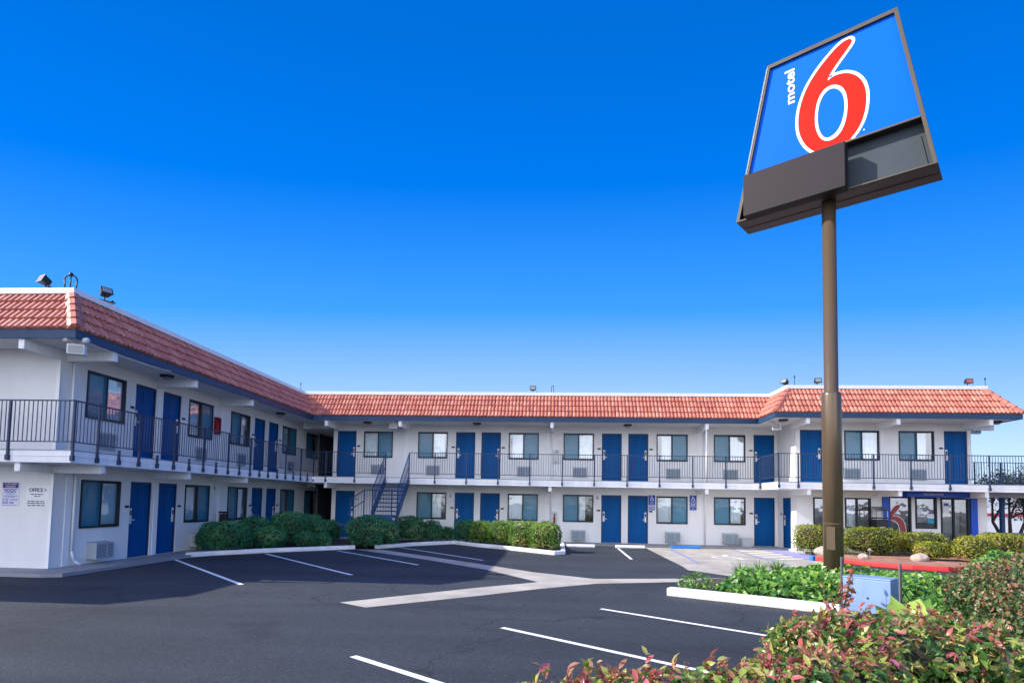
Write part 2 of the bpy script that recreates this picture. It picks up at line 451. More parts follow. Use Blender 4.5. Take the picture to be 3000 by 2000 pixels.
# unseen bank of bright cloud added in the southwestern sky to fill shaded walls
cn = nt.nodes.new('ShaderNodeTexNoise'); cn.inputs['Scale'].default_value = 2.6; cn.inputs['Detail'].default_value = 7; cn.inputs['Roughness'].default_value = .58
mpc = nt.nodes.new('ShaderNodeMapping'); mpc.inputs['Scale'].default_value = (1, 1, 2.2)
lin(nt, tc.outputs['Generated'], mpc.inputs['Vector']); lin(nt, mpc.outputs['Vector'], cn.inputs['Vector'])
def mrange(src, a, b, c=0., d=1.):
    m_ = nt.nodes.new('ShaderNodeMapRange'); m_.interpolation_type = 'SMOOTHSTEP'
    for k_, v_ in zip(('From Min', 'From Max', 'To Min', 'To Max'), (a, b, c, d)): m_.inputs[k_].default_value = v_
    lin(nt, src, m_.inputs['Value']); return m_.outputs['Result']
def mul(a, b):
    m_ = nt.nodes.new('ShaderNodeMath'); m_.operation = 'MULTIPLY'; lin(nt, a, m_.inputs[0]); lin(nt, b, m_.inputs[1]); return m_.outputs['Value']
dt = nt.nodes.new('ShaderNodeVectorMath'); dt.operation = 'DOT_PRODUCT'; dt.inputs[1].default_value = (-.55, -.835, 0)
lin(nt, tc.outputs['Generated'], dt.inputs[0])
mask = mul(mul(mrange(dt.outputs['Value'], .12, .5), mrange(cn.outputs['Fac'], .36, .56)), mrange(sep.outputs['Z'], .95, .55))
mc = nt.nodes.new('ShaderNodeMix'); mc.data_type = 'RGBA'
mc.inputs['B'].default_value = (FILL_CLOUD * .97 * K, FILL_CLOUD * 1.0 * K, FILL_CLOUD * 1.14 * K, 1)
lin(nt, mask, mc.inputs['Factor']); lin(nt, mx.outputs['Result'], mc.inputs['A'])
lin(nt, mc.outputs['Result'], bg.inputs['Color'])
bg.inputs['Strength'].default_value = SKY

sl = bpy.data.lights.new('sun', 'SUN'); sl.energy = 4.3; sl.angle = math.radians(.53); sl.color = (1, .93, .83)
so = bpy.data.objects.new('sun', sl); COL.objects.link(so)
so.rotation_euler = TO_SUN.to_track_quat('Z', 'Y').to_euler()

S.view_settings.view_transform = 'Standard'; S.view_settings.look = 'None'
S.view_settings.exposure = EXPO; S.view_settings.gamma = 1
S.cycles.max_bounces = 8; S.cycles.transparent_max_bounces = 16
S.cycles.use_denoising = True

yaw, pitch, roll = .068292, .058625, .017934
cy_, sy_ = math.cos(yaw), math.sin(yaw)
f0 = Vector((-sy_, cy_, 0)); r0 = Vector((cy_, sy_, 0)); u0 = Vector((0, 0, 1))
f1 = f0 * math.cos(pitch) + u0 * math.sin(pitch); u1 = u0 * math.cos(pitch) - f0 * math.sin(pitch)
r2 = r0 * math.cos(roll) + u1 * math.sin(roll); u2 = u1 * math.cos(roll) - r0 * math.sin(roll)
cd = bpy.data.cameras.new('camera'); cam = bpy.data.objects.new('camera', cd); COL.objects.link(cam)
cm = Matrix((r2, u2, -f1)).transposed().to_4x4(); cm.translation = Vector((11.9585, -27.3648, 1.879))
cam.matrix_world = cm
cd.sensor_width = 36; cd.lens = 36 * 1738.98 / 3000
cd.shift_x = (1500 - 1498.6) / 3000; cd.shift_y = (1366.13 - 1000) / 3000
cd.clip_start = .1; cd.clip_end = 3000
S.camera = cam

# ------------------------------------------------------------------ ground and lot
tag(MB().sheet([(-600, -600), (600, -600), (600, 900), (-600, 900)], -.012).obj('ground', M['ground']), 'dry ground reaching to the horizon', 'ground', kind='structure')
lot = tag(MB().sheet([(-40, -70), (70, -70), (70, 30), (-40, 30)], 0).obj('parking_lot', M['asphalt']), 'dark asphalt car park with white stall lines', 'car park', kind='structure')

def quad_line(p, q, wd):
    p = Vector(p); q = Vector(q); d = (q - p).normalized(); n = Vector((-d.y, d.x)) * wd / 2
    return [tuple(p + n), tuple(p - n), tuple(q - n), tuple(q + n)]

for p, q in [((.95, -10.52), (5.37, -14.96)), ((2.50, -8.10), (7.07, -12.91)), ((4.33, -6.39), (8.14, -10.29)), ((6.02, -4.24), (9.82, -8.52)),
             ((14.76, -2.1), (14.68, -6.92)), ((12.86, -16.59), (16.2, -19.27)), ((11.25, -18.43), (14.6, -21.13)), ((9.62, -20.3), (12.8, -22.7)), ((8.0, -22.1), (11.2, -24.7))]:
    MB().sheet(quad_line(p, q, .10), .006).obj('parking_line', M['line'], lot)

MB().sheet([(-14, -19.6), (-3, -19.3), (2.5, -18.6), (5.6, -17.5), (8.4, -16.85), (11.2, -14.2), (13.0, -12.9), (15.5, -12.2), (22, -10.3), (22, -4), (21.5, -.9), (-.2, -.9), (-.2, -14.7), (-14, -14.7)], .002).obj('weathered_asphalt', M['asphalt_old'], lot)
g = MB()
g.sheet([(8.16, -16.73), (8.77, -17.15), (10.53, -15.54), (11.71, -14.37), (11.67, -13.28), (10.39, -14.43)], .004)
g.sheet([(11.71, -14.37), (13.01, -13.28), (13.06, -12.4), (11.67, -13.28)], .004)
g.sheet([(13.01, -13.28), (15.17, -12.54), (15.31, -11.88), (13.06, -12.4)], .004)
g.sheet([(15.17, -12.54), (21.5, -10.6), (21.5, -9.9), (15.31, -11.88)], .004)
g.sheet([(4.62, -5.55), (5.75, -5.55), (9.78, -9.54), (11.53, -11.37), (13.06, -12.4), (11.67, -13.28), (10.18, -11.0), (7.8, -8.46)], .004)
tag(g.obj('gutter', M['concrete']), 'shallow concrete drainage gutter crossing the asphalt in a Y shape', 'gutter', kind='structure')

pad = tag(MB().sheet([(15.98, -1.15), (15.95, -8.94), (15.9, -9.87), (16.81, -11.27), (21.3, -9.8), (21.3, -5.9), (22.0, -4.0), (21.0, -2.0), (21.0, -1.15)], .008).obj('concrete_pad', M['concrete']),
          'pale concrete accessible parking bay in front of the motel doors', 'concrete bay', kind='structure')
for p, q in [((19.8, -1.5), (20.75, -1.25)), ((19.66, -2.4), (20.95, -1.75)), ((19.71, -3.3), (21.0, -2.5)), ((19.69, -4.1), (21.0, -3.35)), ((19.67, -4.98), (21.1, -4.3)), ((19.9, -5.75), (21.1, -5.15))]:
    MB().sheet(quad_line(p, q, .19), .014).obj('hatch_line', M['line'], pad)
MB().sheet(quad_line((16.99, -1.75), (16.69, -7.8), .10), .014).obj('bay_line', M['blueline'], pad)
MB().sheet(quad_line((19.55, -1.4), (19.5, -7.8), .10), .014).obj('bay_line', M['blueline'], pad)

def access_symbol(cx, cy, s, plane):
    """wheelchair figure as a flat 2-D outline set; plane maps (x, y) to 3-D"""
    mb = MB()
    def disc(x, y, r, n=14):
        mb.add([plane(cx + s * (x + r * math.cos(2 * math.pi * k / n)), cy + s * (y + r * math.sin(2 * math.pi * k / n))) for k in range(n)], [tuple(range(n))])
    def bar(x0, y0, x1, y1, wd):
        q = quad_line((x0, y0), (x1, y1), wd)
        mb.add([plane(cx + s * x, cy + s * y) for x, y in q], [(0, 1, 2, 3)])
    disc(-.08, .42, .075)
    bar(-.08, .32, -.04, .0, .10); bar(-.085, .0, .2, .0, .085); bar(.17, .02, .27, -.34, .085); bar(-.06, .17, .16, .17, .06); bar(.24, -.36, .36, -.32, .06)
    n = 16
    vs = []; fs = []
    for k in range(n + 1):
        t = math.radians(110 + 235 * k / n)
        for r in (.27, .205):
            vs.append(plane(cx + s * (-.02 + r * math.cos(t)), cy + s * (-.16 + r * math.sin(t))))
    for k in range(n):
        fs.append((2 * k, 2 * k + 1, 2 * k + 3, 2 * k + 2))
    mb.add(vs, fs)
    return mb
ca, sa = math.cos(-.35), math.sin(-.35)
access_symbol(0, 0, 1.9, lambda x, y: (18.35 + x * ca - y * sa, -5.25 + x * sa + y * ca, .014)).obj('painted_symbol', M['line'], pad)

# walkway along both wings and the sloping blue ramp
wk = MB()
wk.prism([(-18, -18.3), (-4.2, -18.3), (-4.2, -14.77), (.62, -14.77), (1.0, -14.6), (1.0, -1.1), (22.05, -1.1), (22.05, 0), (1.62, 0), (1.62, 5), (0, 5), (0, -13.87), (-5.1, -13.87), (-5.1, -17.3), (-18, -17.3)], .0, .085)
tag(wk.obj('walkway', M['walk']), 'concrete walkway running along the foot of the motel walls', 'walkway', kind='structure')
tag(MB().sheet([(20.95, -1.12), (22.0, -1.12), (22.3, -2.1), (22.3, -3.3), (21.25, -5.75), (21.05, -5.85), (20.95, -3.4)], .020).obj('ramp_marking', M['lavender']), 'faded blue painted ramp beside the red kerb', 'painted ramp', kind='structure')

def kerb(name, pts, m, label, h=.15, wd=.17, parent=None):
    mb = MB(); strip(mb, pts, -wd / 2, wd / 2, 0, h)
    return tag(mb.obj(name, m, parent, bevel=.03), label, 'kerb', kind='structure')
kerb('kerb', [(.88, -9.85), (1.3, -9.05), (2.6, -7.5), (4.66, -5.55)], M['kerb'], 'white painted kerb before the shaded shrubs of the left wing')
kerb('kerb', [(5.36, -5.2), (6.36, -3.43), (7.78, -1.78), (8.95, -3.1), (9.82, -3.78), (12.08, -6.0), (12.4, -5.7), (12.45, -2.6), (12.42, -1.3)], M['kerb'], 'white painted kerb bent around the shrubs in front of the staircase')
kerb('kerb', [(14.40, -14.75), (15.5, -15.43), (16.5, -16.08), (17.6, -16.85), (19.2, -18.1)], M['kerb'], 'thick white kerb edging the ivy bed under the pole sign', .17, .24)
kerb('kerb', [(21.22, -5.85), (21.5, -6.15), (21.9, -6.72), (22.4, -7.55), (23.05, -8.22), (23.8, -8.6), (24.9, -8.35), (26.2, -7.6), (28.5, -7.0), (33, -6.6)], M['redkerb'], 'red painted kerb curving around the gravel bed by the office', .16, .20)
kerb('kerb', [(21.05, -5.68), (21.155, -5.785)], M['bluestop'], 'short blue painted end of the red kerb beside the ramp', .165, .21)

bed = MB().sheet([(.9, -9.7), (1.3, -9.0), (2.6, -7.45), (4.62, -5.5), (4.3, -1.1), (1.0, -1.1), (1.0, -9.6)], .07)
bed.sheet([(5.4, -5.15), (6.42, -3.38), (7.8, -1.7), (8.95, -3.0), (9.85, -3.7), (12.05, -5.9), (12.3, -5.7), (12.35, -1.4), (4.45, -1.15), (4.7, -5.2)], .074)
tag(bed.obj('planting_bed', M['soil']), 'dark mulch beds under the shrubs along the motel', 'planting bed', kind='structure')
tag(MB().sheet([(14.4, -14.6), (15.5, -15.33), (16.5, -15.98), (17.6, -16.75), (20, -18.6), (26, -20), (26, -12), (22, -10.9), (18, -11.3), (15.6, -12.6)], .09).obj('ivy_bed', M['soil']), 'dark soil bed under the ivy', 'planting bed', kind='structure')
tag(MB().sheet([(9.2, -24.3), (12.5, -23.5), (14.2, -21.7), (16.2, -20.2), (19.2, -18.2), (26, -20), (26, -30), (9, -30)], .05).obj('front_bed', M['soil']), 'dark soil bed under the nearest hedges', 'planting bed', kind='structure')
tag(MB().sheet([(21.15, -5.7), (21.5, -6.05), (21.95, -6.65), (22.45, -7.47), (23.1, -8.12), (23.8, -8.5), (24.9, -8.25), (26.2, -7.5), (28.5, -6.9), (33, -6.5), (33, -2.9), (22.3, -2.9), (22.35, -3.5)], .10).obj('gravel_bed', M['gravel']), 'reddish lava gravel bed in front of the office', 'gravel bed', kind='structure')
tag(MB().prism([(22.05, -2.05), (22.05, -2.9), (33, -2.9), (33, -2.05)], 0, .095).obj('office_walk', M['walk']), 'concrete walk in front of the office door', 'walkway', kind='structure')

# ------------------------------------------------------------------ the motel
bld = empty('motel_building', (0, 0, 0), 0, 'two-storey white motel with blue doors, balconies and red clay mansard roof', 'motel')
WU, WB_U, WL, WB_L = 5.06, 3.83, 2.24, 1.0
DT_U, DB_U, DT_L, DB_L = 5.075, 2.86, 2.25, .09
WW, DW = 1.39, .91
F0 = 1.62
fac_u = {'W': [3.087, 5.685, 9.941, 12.477, 16.705, 19.261], 'D': [1.81, 7.465, 8.662, 14.225, 15.425, 21.021]}
left_w = [-13.022, -8.715, -6.145, -1.876]
left_d = [-11.223, -10.013, -4.359, -3.153]
rt_w = [24.0, 26.16]; rt_d = [22.22, 27.94]

def facade(origin, rz, length, z0, z1, holes, depth=.30, m='wall', back='dark'):
    """wall face in local (u, 0, z) with openings, reveals and dark backs; outside is local -y"""
    us = sorted({0., length, *[h[0] for h in holes], *[h[1] for h in holes]})
    zs = sorted({z0, z1, *[h[2] for h in holes], *[h[3] for h in holes]})
    mb = MB()
    for a, b in zip(us[:-1], us[1:]):
        for c, d in zip(zs[:-1], zs[1:]):
            um, zm = (a + b) / 2, (c + d) / 2
            if any(h[0] < um < h[1] and h[2] < zm < h[3] for h in holes):
                continue
            mb.add([(a, 0, c), (b, 0, c), (b, 0, d), (a, 0, d)], [(0, 1, 2, 3)])
    for a, b, c, d in holes:
        mb.add([(a, 0, c), (b, 0, c), (b, 0, d), (a, 0, d), (a, depth, c), (b, depth, c), (b, depth, d), (a, depth, d)],
               [(0, 4, 5, 1), (1, 5, 6, 2), (2, 6, 7, 3), (3, 7, 4, 0)])
        mb.add([(a, depth, c), (b, depth, c), (b, depth, d), (a, depth, d)], [(0, 1, 2, 3)], 1)
    return mb.obj('wall', [M[m], M[back]], bld, origin, rz)

def win_holes(us, z0, z1, o): return [(u - o, u - o + WW, z0, z1) for u in us]
def door_holes(us, z0, z1, o): return [(u - o, u - o + DW, z0, z1) for u in us]

facade((F0, 0, 0), 0, 22.05 - F0, 0, 5.45,
       win_holes(fac_u['W'], WB_U, WU, F0) + door_holes(fac_u['D'], DB_U, DT_U, F0) + win_holes(fac_u['W'][1:], WB_L, WL, F0) + door_holes(fac_u['D'], DB_L, DT_L, F0))
facade((0, -13.87, 0), R90, 16.2, 0, 5.45,
       win_holes(left_w, WB_U, WU, -13.87) + door_holes(left_d, DB_U, DT_U, -13.87) + win_holes(left_w, WB_L, WL, -13.87) + door_holes(left_d, DB_L, DT_L, -13.87)
       + win_holes([.70], WB_U, WU, -13.87) + win_holes([.70], WB_L, WL, -13.87))
facade((-5.1, -13.87, 0), 0, 5.1, 0, 5.45, [])
facade((-5.1, -17.3, 0), R90, 3.43, 0, 5.45, [])
facade((-18, -17.3, 0), 0, 12.9, 0, 5.45, [])
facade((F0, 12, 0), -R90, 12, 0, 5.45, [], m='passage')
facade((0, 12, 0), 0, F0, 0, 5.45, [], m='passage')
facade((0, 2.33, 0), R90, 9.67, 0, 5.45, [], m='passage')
pc_ = MB().box(0, F0, -.02, 12, 5.18, 5.35); pc_.obj('passage_ceiling', M['soffit'], bld)
facade((22.05, 0, 0), -R90, 2.05, 0, 5.45, [(.55, 1.48, DB_L, DT_L)])
office_holes = [(.67, 1.20 + .52, 1.05, 2.28), (1.93, 2.96, 1.05, 2.28), (3.66, 4.54, .12, 2.36), (4.70, 5.54, 1.08, 2.34), (5.69, 6.80, .12, 2.33)]
facade((22.05, -2.05, 0), 0, 7.49, 0, 2.6, office_holes, .8, back='lobby')
facade((22.05, -2.05, 0), 0, 6.95, 2.6, 5.45, win_holes(rt_w, WB_U, WU, 22.05) + door_holes(rt_d, DB_U, DT_U, 22.05))
facade((29.54, -2.05, 0), R90, 12, 0, 2.6, [])
facade((29.0, -2.05, 0), R90, 12, 2.6, 5.45, [])

# roof outline (eave line), viewer side on the right hand
EAVE = [(-18, -18.4), (-3.85, -18.4), (-3.85, -14.96), (1.27, -14.96), (1.27, -1.68), (20.65, -1.68), (20.65, -3.62), (29.85, -3.62), (29.85, 10)]
ZE, ZT, SET = 5.57, 6.64, .82

rf = MB()
deckpoly = offset_line(EAVE, -SET - .12)
rf.sheet(deckpoly + [(-18, 10)], 6.60)
back = offset_line(EAVE, -SET - .02); fr = offset_line(EAVE, -.05)
n_ = len(EAVE)
rf.add([(x, y, ZE - .03) for x, y in fr] + [(x, y, ZT - .03) for x, y in back], [(i, i + 1, n_ + i + 1, n_ + i) for i in range(n_ - 1)])
roof = rf.obj('roof', M['deck'], bld)
strip(MB(), EAVE, -SET + .10, -SET - .16, ZT - .01, ZT + .135).obj('coping', M['cap'], roof, bevel=.012)
strip(MB(), EAVE, 0, -.06, 5.355, ZE - .005).obj('fascia', M['fascia'], bld)
strip(MB(), EAVE, -.06, -3.4, 5.375, 5.42).obj('soffit', M['soffit'], bld)

def tile_slope(i):
    p, q = Vector(EAVE[i]), Vector(EAVE[i + 1])
    t = (q - p).normalized(); nrm = Vector((t.y, -t.x)); L = (q - p).length
    ln = math.hypot(SET, ZT - ZE); upv = Vector((-nrm.x * SET / ln, -nrm.y * SET / ln, (ZT - ZE) / ln))
    out = Vector((nrm.x * (ZT - ZE) / ln, nrm.y * (ZT - ZE) / ln, SET / ln))
    NC = 4; dv = ln / NC; P = .155; thick = .048
    s0, s1 = -1.0, L + 1.0
    if i == 0: s0 = 8.0
    if i == 7: s1 = 4.0
    nw = int((s1 - s0) / P)
    prof = [(0, 0.), (.10, .0), (.18, .55), (.32, .93), (.5, 1.), (.68, .93), (.82, .55), (.90, 0.)]
    o3 = Vector((p.x, p.y, ZE)); t3 = Vector((t.x, t.y, 0))
    vs, fs, rn = [], [], []
    for k in range(NC):
        jit = RS.rand(nw + 1)
        cols = []
        for wv in range(nw):
            for a, h in prof:
                cols.append((s0 + (wv + a) * P, h * .042, wv))
        cols.append((s0 + nw * P, 0., nw - 1))
        base = len(vs)
        v0 = k * dv - .02; v1 = (k + 1) * dv - .004
        for s_, h, wv in cols:
            ov = .006 * math.sin(wv * 2.3 + k)
            b = o3 + t3 * s_
            vs.append(b + upv * (v0 + ov) + out * .002)
            vs.append(b + upv * (v0 + ov) + out * (thick + h))
            vs.append(b + upv * v1 + out * (.006 + h))
        for c in range(len(cols) - 1):
            a0 = base + 3 * c; b0 = a0 + 3
            r = .15 + .8 * jit[cols[c][2]]
            fs.append((a0, b0, b0 + 1, a0 + 1)); rn.append(r)
            fs.append((a0 + 1, b0 + 1, b0 + 2, a0 + 2)); rn.append(r)
    me = bpy.data.meshes.new('tile_slope'); me.from_pydata([tuple(v) for v in vs], [], fs)
    at = me.attributes.new('rnd', 'FLOAT', 'FACE'); at.data.foreach_set('value', rn)
    bm = bmesh.new(); bm.from_mesh(me)
    for j, sgn in ((i, 1), (i + 1, -1)):
        if j in (0, len(EAVE) - 1):
            continue
        ta = (Vector(EAVE[j]) - Vector(EAVE[j - 1])).normalized(); tb = (Vector(EAVE[j + 1]) - Vector(EAVE[j])).normalized()
        nn = (ta + tb).normalized() * sgn
        bmesh.ops.bisect_plane(bm, geom=bm.verts[:] + bm.edges[:] + bm.faces[:], plane_co=(EAVE[j][0], EAVE[j][1], 0), plane_no=(nn.x, nn.y, 0), clear_inner=True)
    bm.to_mesh(me); bm.free()
    me.materials.append(M['tile']); me.update()
    return link('tile_slope', me, roof)
for i in range(len(EAVE) - 1):
    tile_slope(i)

def hip(j):
    c = Vector(EAVE[j]); a = offset_line(EAVE, -SET)[j]
    p0 = Vector((c.x, c.y, ZE + .03)); p1 = Vector((a[0], a[1], ZT + .02))
    d = p1 - p0; ta = (Vector(EAVE[j]) - Vector(EAVE[j - 1])).normalized(); tb = (Vector(EAVE[j + 1]) - Vector(EAVE[j])).normalized()
    n1 = Vector((ta.y, -ta.x, 0)); n2 = Vector((tb.y, -tb.x, 0))
    mb = MB(); N = 5
    for k in range(N):
        b0 = p0 + d * (k / N - .02); b1 = p0 + d * ((k + 1) / N + .01)
        lift0 = Vector((0, 0, .075)); lift1 = Vector((0, 0, .035))
        sp = .15
        vs = []
        for b, lf in ((b0, lift0), (b1, lift1)):
            dn1 = Vector((-ta.x, -ta.y, 0)) * sp; dn2 = Vector((tb.x, tb.y, 0)) * sp
            out_ = (n1 + n2) * .5
            vs += [b + dn1 + n1 * .07 + Vector((0, 0, -.03)), b + dn1 * .45 + lf + n1 * .06 + out_ * .02, b + lf * 1.15 + out_ * .10, b + dn2 * .45 + lf + n2 * .06 + out_ * .02, b + dn2 + n2 * .07 + Vector((0, 0, -.03))]
        mb.add(vs, [(0, 1, 6, 5), (1, 2, 7, 6), (2, 3, 8, 7), (3, 4, 9, 8), (4, 3, 2, 1, 0)], 0, .3 + .5 * random.random())
    mb.obj('hip_cap', M['tile'], roof)
for j in (1, 3, 6, 7):
    hip(j)

# balcony slab and deck
SLAB = [(-5.05, -14.97), (1.35, -14.97), (1.35, -1.67), (20.78, -1.67), (20.78, -3.65), (33.5, -3.65)]
balc = strip(MB(), SLAB, 0, -1.85, 2.56, 2.82).obj('balcony', M['trim'], bld)
strip(MB(), SLAB, -.03, -1.8, 2.825, 2.85).obj('deck', M['walk'], balc)
MB().box(.01, F0 - .01, .19, 11.99, 2.56, 2.82).obj('passage_floor', M['trim'], balc)
bk = MB().box(29.02, 33.5, -1.78, -.2, 2.58, 2.80); bk.box(29.02, 33.5, -.24, -.14, 2.42, 2.83)
bk.obj('end_gallery', M['trim'], balc)
strip(MB(), SLAB, .004, .012, 2.70, 2.712).obj('board_joint', M['soffit'], balc)

# beams under eaves and under the balcony
bmz = MB()
def beam_x(mb, y, x1, z0, z1): mb.box(0, x1, y - .07, y + .07, z0, z1)
def beam_y(mb, x, y0, y1, z0, z1): mb.box(x - .07, x + .07, y1, y0, z0, z1)
def part_beam(kind, a, b0, b1, z0, z1):
    mb = MB()
    if kind == 'x': beam_x(mb, a, b1, z0, z1)
    else: beam_y(mb, a, b0, b1, z0, z1)
    mb.obj('beam', M['trim'], bld, bevel=.006)
for y in (-13.64, -10.3, -6.9): part_beam('x', y, 0, 1.22, 5.13, 5.375)
for y in (-13.9, -10.5, -7.17): part_beam('x', y, 0, 1.27, 2.36, 2.56)
part_beam('y', -.06, -13.87, -14.9, 5.13, 5.375); part_beam('y', .035, -13.87, -14.9, 2.36, 2.56)
for x in (1.86, 5.21, 11.93, 18.55): part_beam('y', x, 0, -1.62, 5.10, 5.375)
for x in (1.92, 11.88, 18.55): part_beam('y', x, 0, -1.6, 2.34, 2.56)
for x in (21.93, 25.33, 28.75): part_beam('y', x, -2.05, -3.56, 5.12, 5.375)
for x in (21.93, 25.33, 28.5): part_beam('y', x, -2.05, -3.58, 2.34, 2.56)
for x in (29.85, ): MB().box(29.0, 29.8, -2.2, -2.05, 5.1, 5.375).obj('beam', M['trim'], bld)

# battens (wall joints), downspouts
for x in (5.07, 11.76, 18.62):
    b = MB().box(x - .06, x + .06, -.022, .0, .09, 2.34); b.box(x - .06, x + .06, -.022, 0, 2.85, 5.37); b.obj('batten', M['trim'], bld)
for x in (25.5,):
    MB().box(x - .06, x + .06, -2.072, -2.05, 2.85, 5.37).obj('batten', M['trim'], bld)
for y in (-13.4, -10.13, -6.7):
    b = MB().box(0, .022, y - .09, y + .09, .09, 2.34); b.box(0, .022, y - .09, y + .09, 2.85, 5.37); b.obj('batten', M['trim'], bld)
b = MB().box(-.045, .022, -13.892, -13.87, .09, 2.34); b.box(-.07, .022, -13.892, -13.87, 2.85, 5.13); b.obj('batten', M['trim'], bld)
for x, y, zz in ((18.85, -.05, (.1, 5.3)), (11.93, -.05, (.1, 5.3)), (18.55, -1.5, (2.85, 5.1))):
    MB().tube((x, y, zz[0]), (x, y, zz[1]), .035).obj('downspout', M['trim'], bld, smooth=True)
d = MB().path([(.06, -13.27, 2.5), (.06, -13.27, .45), (.10, -13.22, .2), (.2, -13.12, .1)], .03); d.path([(.05, -13.50, 5.3), (.05, -13.50, 2.9)], .025)
d.obj('downspout', M['trim'], bld, smooth=True)

# ---- doors
def door_meshes():
    leaf = MB().box(.05, DW - .05, .07, .11, 0, 1)
    return leaf
def make_door(h, lock_right, sealed):
    d = MB(); W = DW - .10
    d.box(.05, DW - .05, .075, .11, .02, h - .05)
    z0, z1 = .02, h - .05
    for a, b in ((.05, .17), (DW / 2 - .05, DW / 2 + .05), (DW - .17, DW - .05)):
        d.box(a, b, .066, .075, z0, z1)
    for a, b in ((z0, z0 + .22), (z0 + .78, z0 + .92), (z0 + 1.55, z0 + 1.66), (z1 - .12, z1)):
        for c0, c1 in ((.17, DW / 2 - .05), (DW / 2 + .05, DW - .17)):
            d.box(c0, c1, .066, .075, a, b)
    for a, b in ((z0 + .28, z0 + .72), (z0 + .98, z0 + 1.49), (z0 + 1.72, z1 - .18)):
        for c0, c1 in ((.22, DW / 2 - .10), (DW / 2 + .10, DW - .22)):
            d.box(c0, c1, .069, .075, a, b)
    return d.mesh('door', M['door'])
def frame_mesh(h):
    f = MB().box(0, .05, .03, .13, 0, h); f.box(DW - .05, DW, .03, .13, 0, h); f.box(.05, DW - .05, .03, .13, h - .05, h); f.box(.05, DW - .05, .04, .13, 0, .02)
    return f.mesh('door_frame', M['jamb'])
def lock_mesh(right):
    x = DW - .115 if right else .115
    l = MB().box(x - .04, x + .04, .045, .066, .96, 1.40)
    l.box(x - .028, x + .028, .040, .045, 1.20, 1.34, 1)
    s = -1 if right else 1
    l.box(min(x, x + s * .13), max(x, x + s * .13), .008, .026, 1.06, 1.085); l.box(x - .012, x + .012, .02, .045, 1.055, 1.09)
    l.tube((x, .05, 1.02), (x, .035, 1.02), .018)
    return l.mesh('lock_plate', [M['whitebox'], M['black']])
DM = {}
for h in (DT_U - DB_U, DT_L - DB_L):
    DM[h] = (make_door(h, True, 0), frame_mesh(h))
LM = {True: lock_mesh(True), False: lock_mesh(False)}
PL = MB().box(-.075, .075, -.016, 0, -.035, .035).mesh('number_plate', M['bronze'])
def put_door(loc, rz, h, right, lift=0, plate=True):
    me, fm = DM[h]
    d = link('door', me, bld, loc, rz)
    link('door_frame', fm, d)
    lk = link('lock_plate', LM[right], d); lk.location = (0, 0, lift)
    if plate:
        u = DW + .12 if right else -.12
        c, s = math.cos(rz), math.sin(rz)
        link('number_plate', PL, bld, (loc[0] + u * c, loc[1] + u * s, loc[2] + 1.45 + lift), rz)
hu, hl = DT_U - DB_U, DT_L - DB_L
for k, x in enumerate(fac_u['D']):
    put_door((x, 0, DB_U), 0, hu, k % 2 == 0, .05)
    put_door((x, 0, DB_L), 0, hl, k % 2 == 0, plate=k > 0)
for k, y in enumerate(left_d):
    put_door((0, y, DB_U), R90, hu, k % 2 == 1, .05)
    put_door((0, y, DB_L), R90, hl, k % 2 == 1)
put_door((22.22, -2.05, DB_U), 0, hu, True, .05); put_door((27.94, -2.05, DB_U), 0, hu, False, .05)
put_door((22.05, -.56, DB_L), -R90, hl, False)

# ---- windows
def window_frame(w, h):
    f = MB(); t = .045; y0, y1 = -.022, .07
    f.box(0, t, y0, y1, 0, h); f.box(w - t, w, y0, y1, 0, h); f.box(t, w - t, y0, y1, h - t, h); f.box(t, w - t, y0 - .02, y1, 0, t)
    f.box(w / 2 - .028, w / 2 + .028, y0 + .01, y1, t, h - t)
    f.box(t, w / 2 - .028, .012, .045, t, t + .03); f.box(t, w / 2 - .028, .012, .045, h - t - .03, h - t)
    f.box(w / 2 + .028, w - t, .03, .06, t, t + .03); f.box(w / 2 + .028, w - t, .03, .06, h - t - .03, h - t)
    return f.mesh('window', M['bronze'])
def pane_mesh(w, h):
    return MB().add([(.045, .04, .045), (w - .045, .04, .045), (w - .045, .04, h - .045), (.045, .04, h - .045)], [(0, 1, 2, 3)]).mesh('pane', M['glass'])
def screen_mesh(w, h, left):
    a, b = (.045, w / 2 - .02) if left else (w / 2 + .02, w - .045)
    return MB().add([(a, .0, .045), (b, .0, .045), (b, .0, h - .045), (a, .0, h - .045)], [(0, 1, 2, 3)]).mesh('screen', M['screen'])
def curtain_mesh(a, b, h, m, seed, y=.16, amp=.022):
    rs = np.random.RandomState(seed); n = 64
    ph = rs.rand(4) * 6; u = np.linspace(0, 1, n)
    off = amp * (np.sin(u * (b - a) * 48 + ph[0]) + .6 * np.sin(u * (b - a) * 29 + ph[1]) + .4 * np.sin(u * (b - a) * 83 + ph[2]))
    mb = MB(); vs = []
    for k in range(n):
        x = a + (b - a) * u[k]
        vs += [(x, y + off[k] * .35, h - .03), (x, y + off[k], .02)]
    mb.add(vs, [(2 * k + 1, 2 * k + 3, 2 * k + 2, 2 * k) for k in range(n - 1)])
    return mb.mesh('curtain', m, True)
hu_w, hl_w = WU - WB_U, WL - WB_L
WM = {h: window_frame(WW, h) for h in (hu_w, hl_w)}
PM = {h: pane_mesh(WW, h) for h in WM}
SM = {(h, l): screen_mesh(WW, h, l) for h in WM for l in (True, False)}
CM = {}
for h in WM:
    for l in (True, False):
        for sd in range(7):
            gap = (.0, .10, .22, .05, .34, .0, .15)[sd]
            if l: CM[h, l, sd] = curtain_mesh(.03, WW - .03 - gap, h, M['curtain'], sd * 7 + 1, .09)
            else: CM[h, l, sd] = curtain_mesh(.03 + gap * .6, WW - .03, h, M['curtain'], sd * 7 + 2, .09)
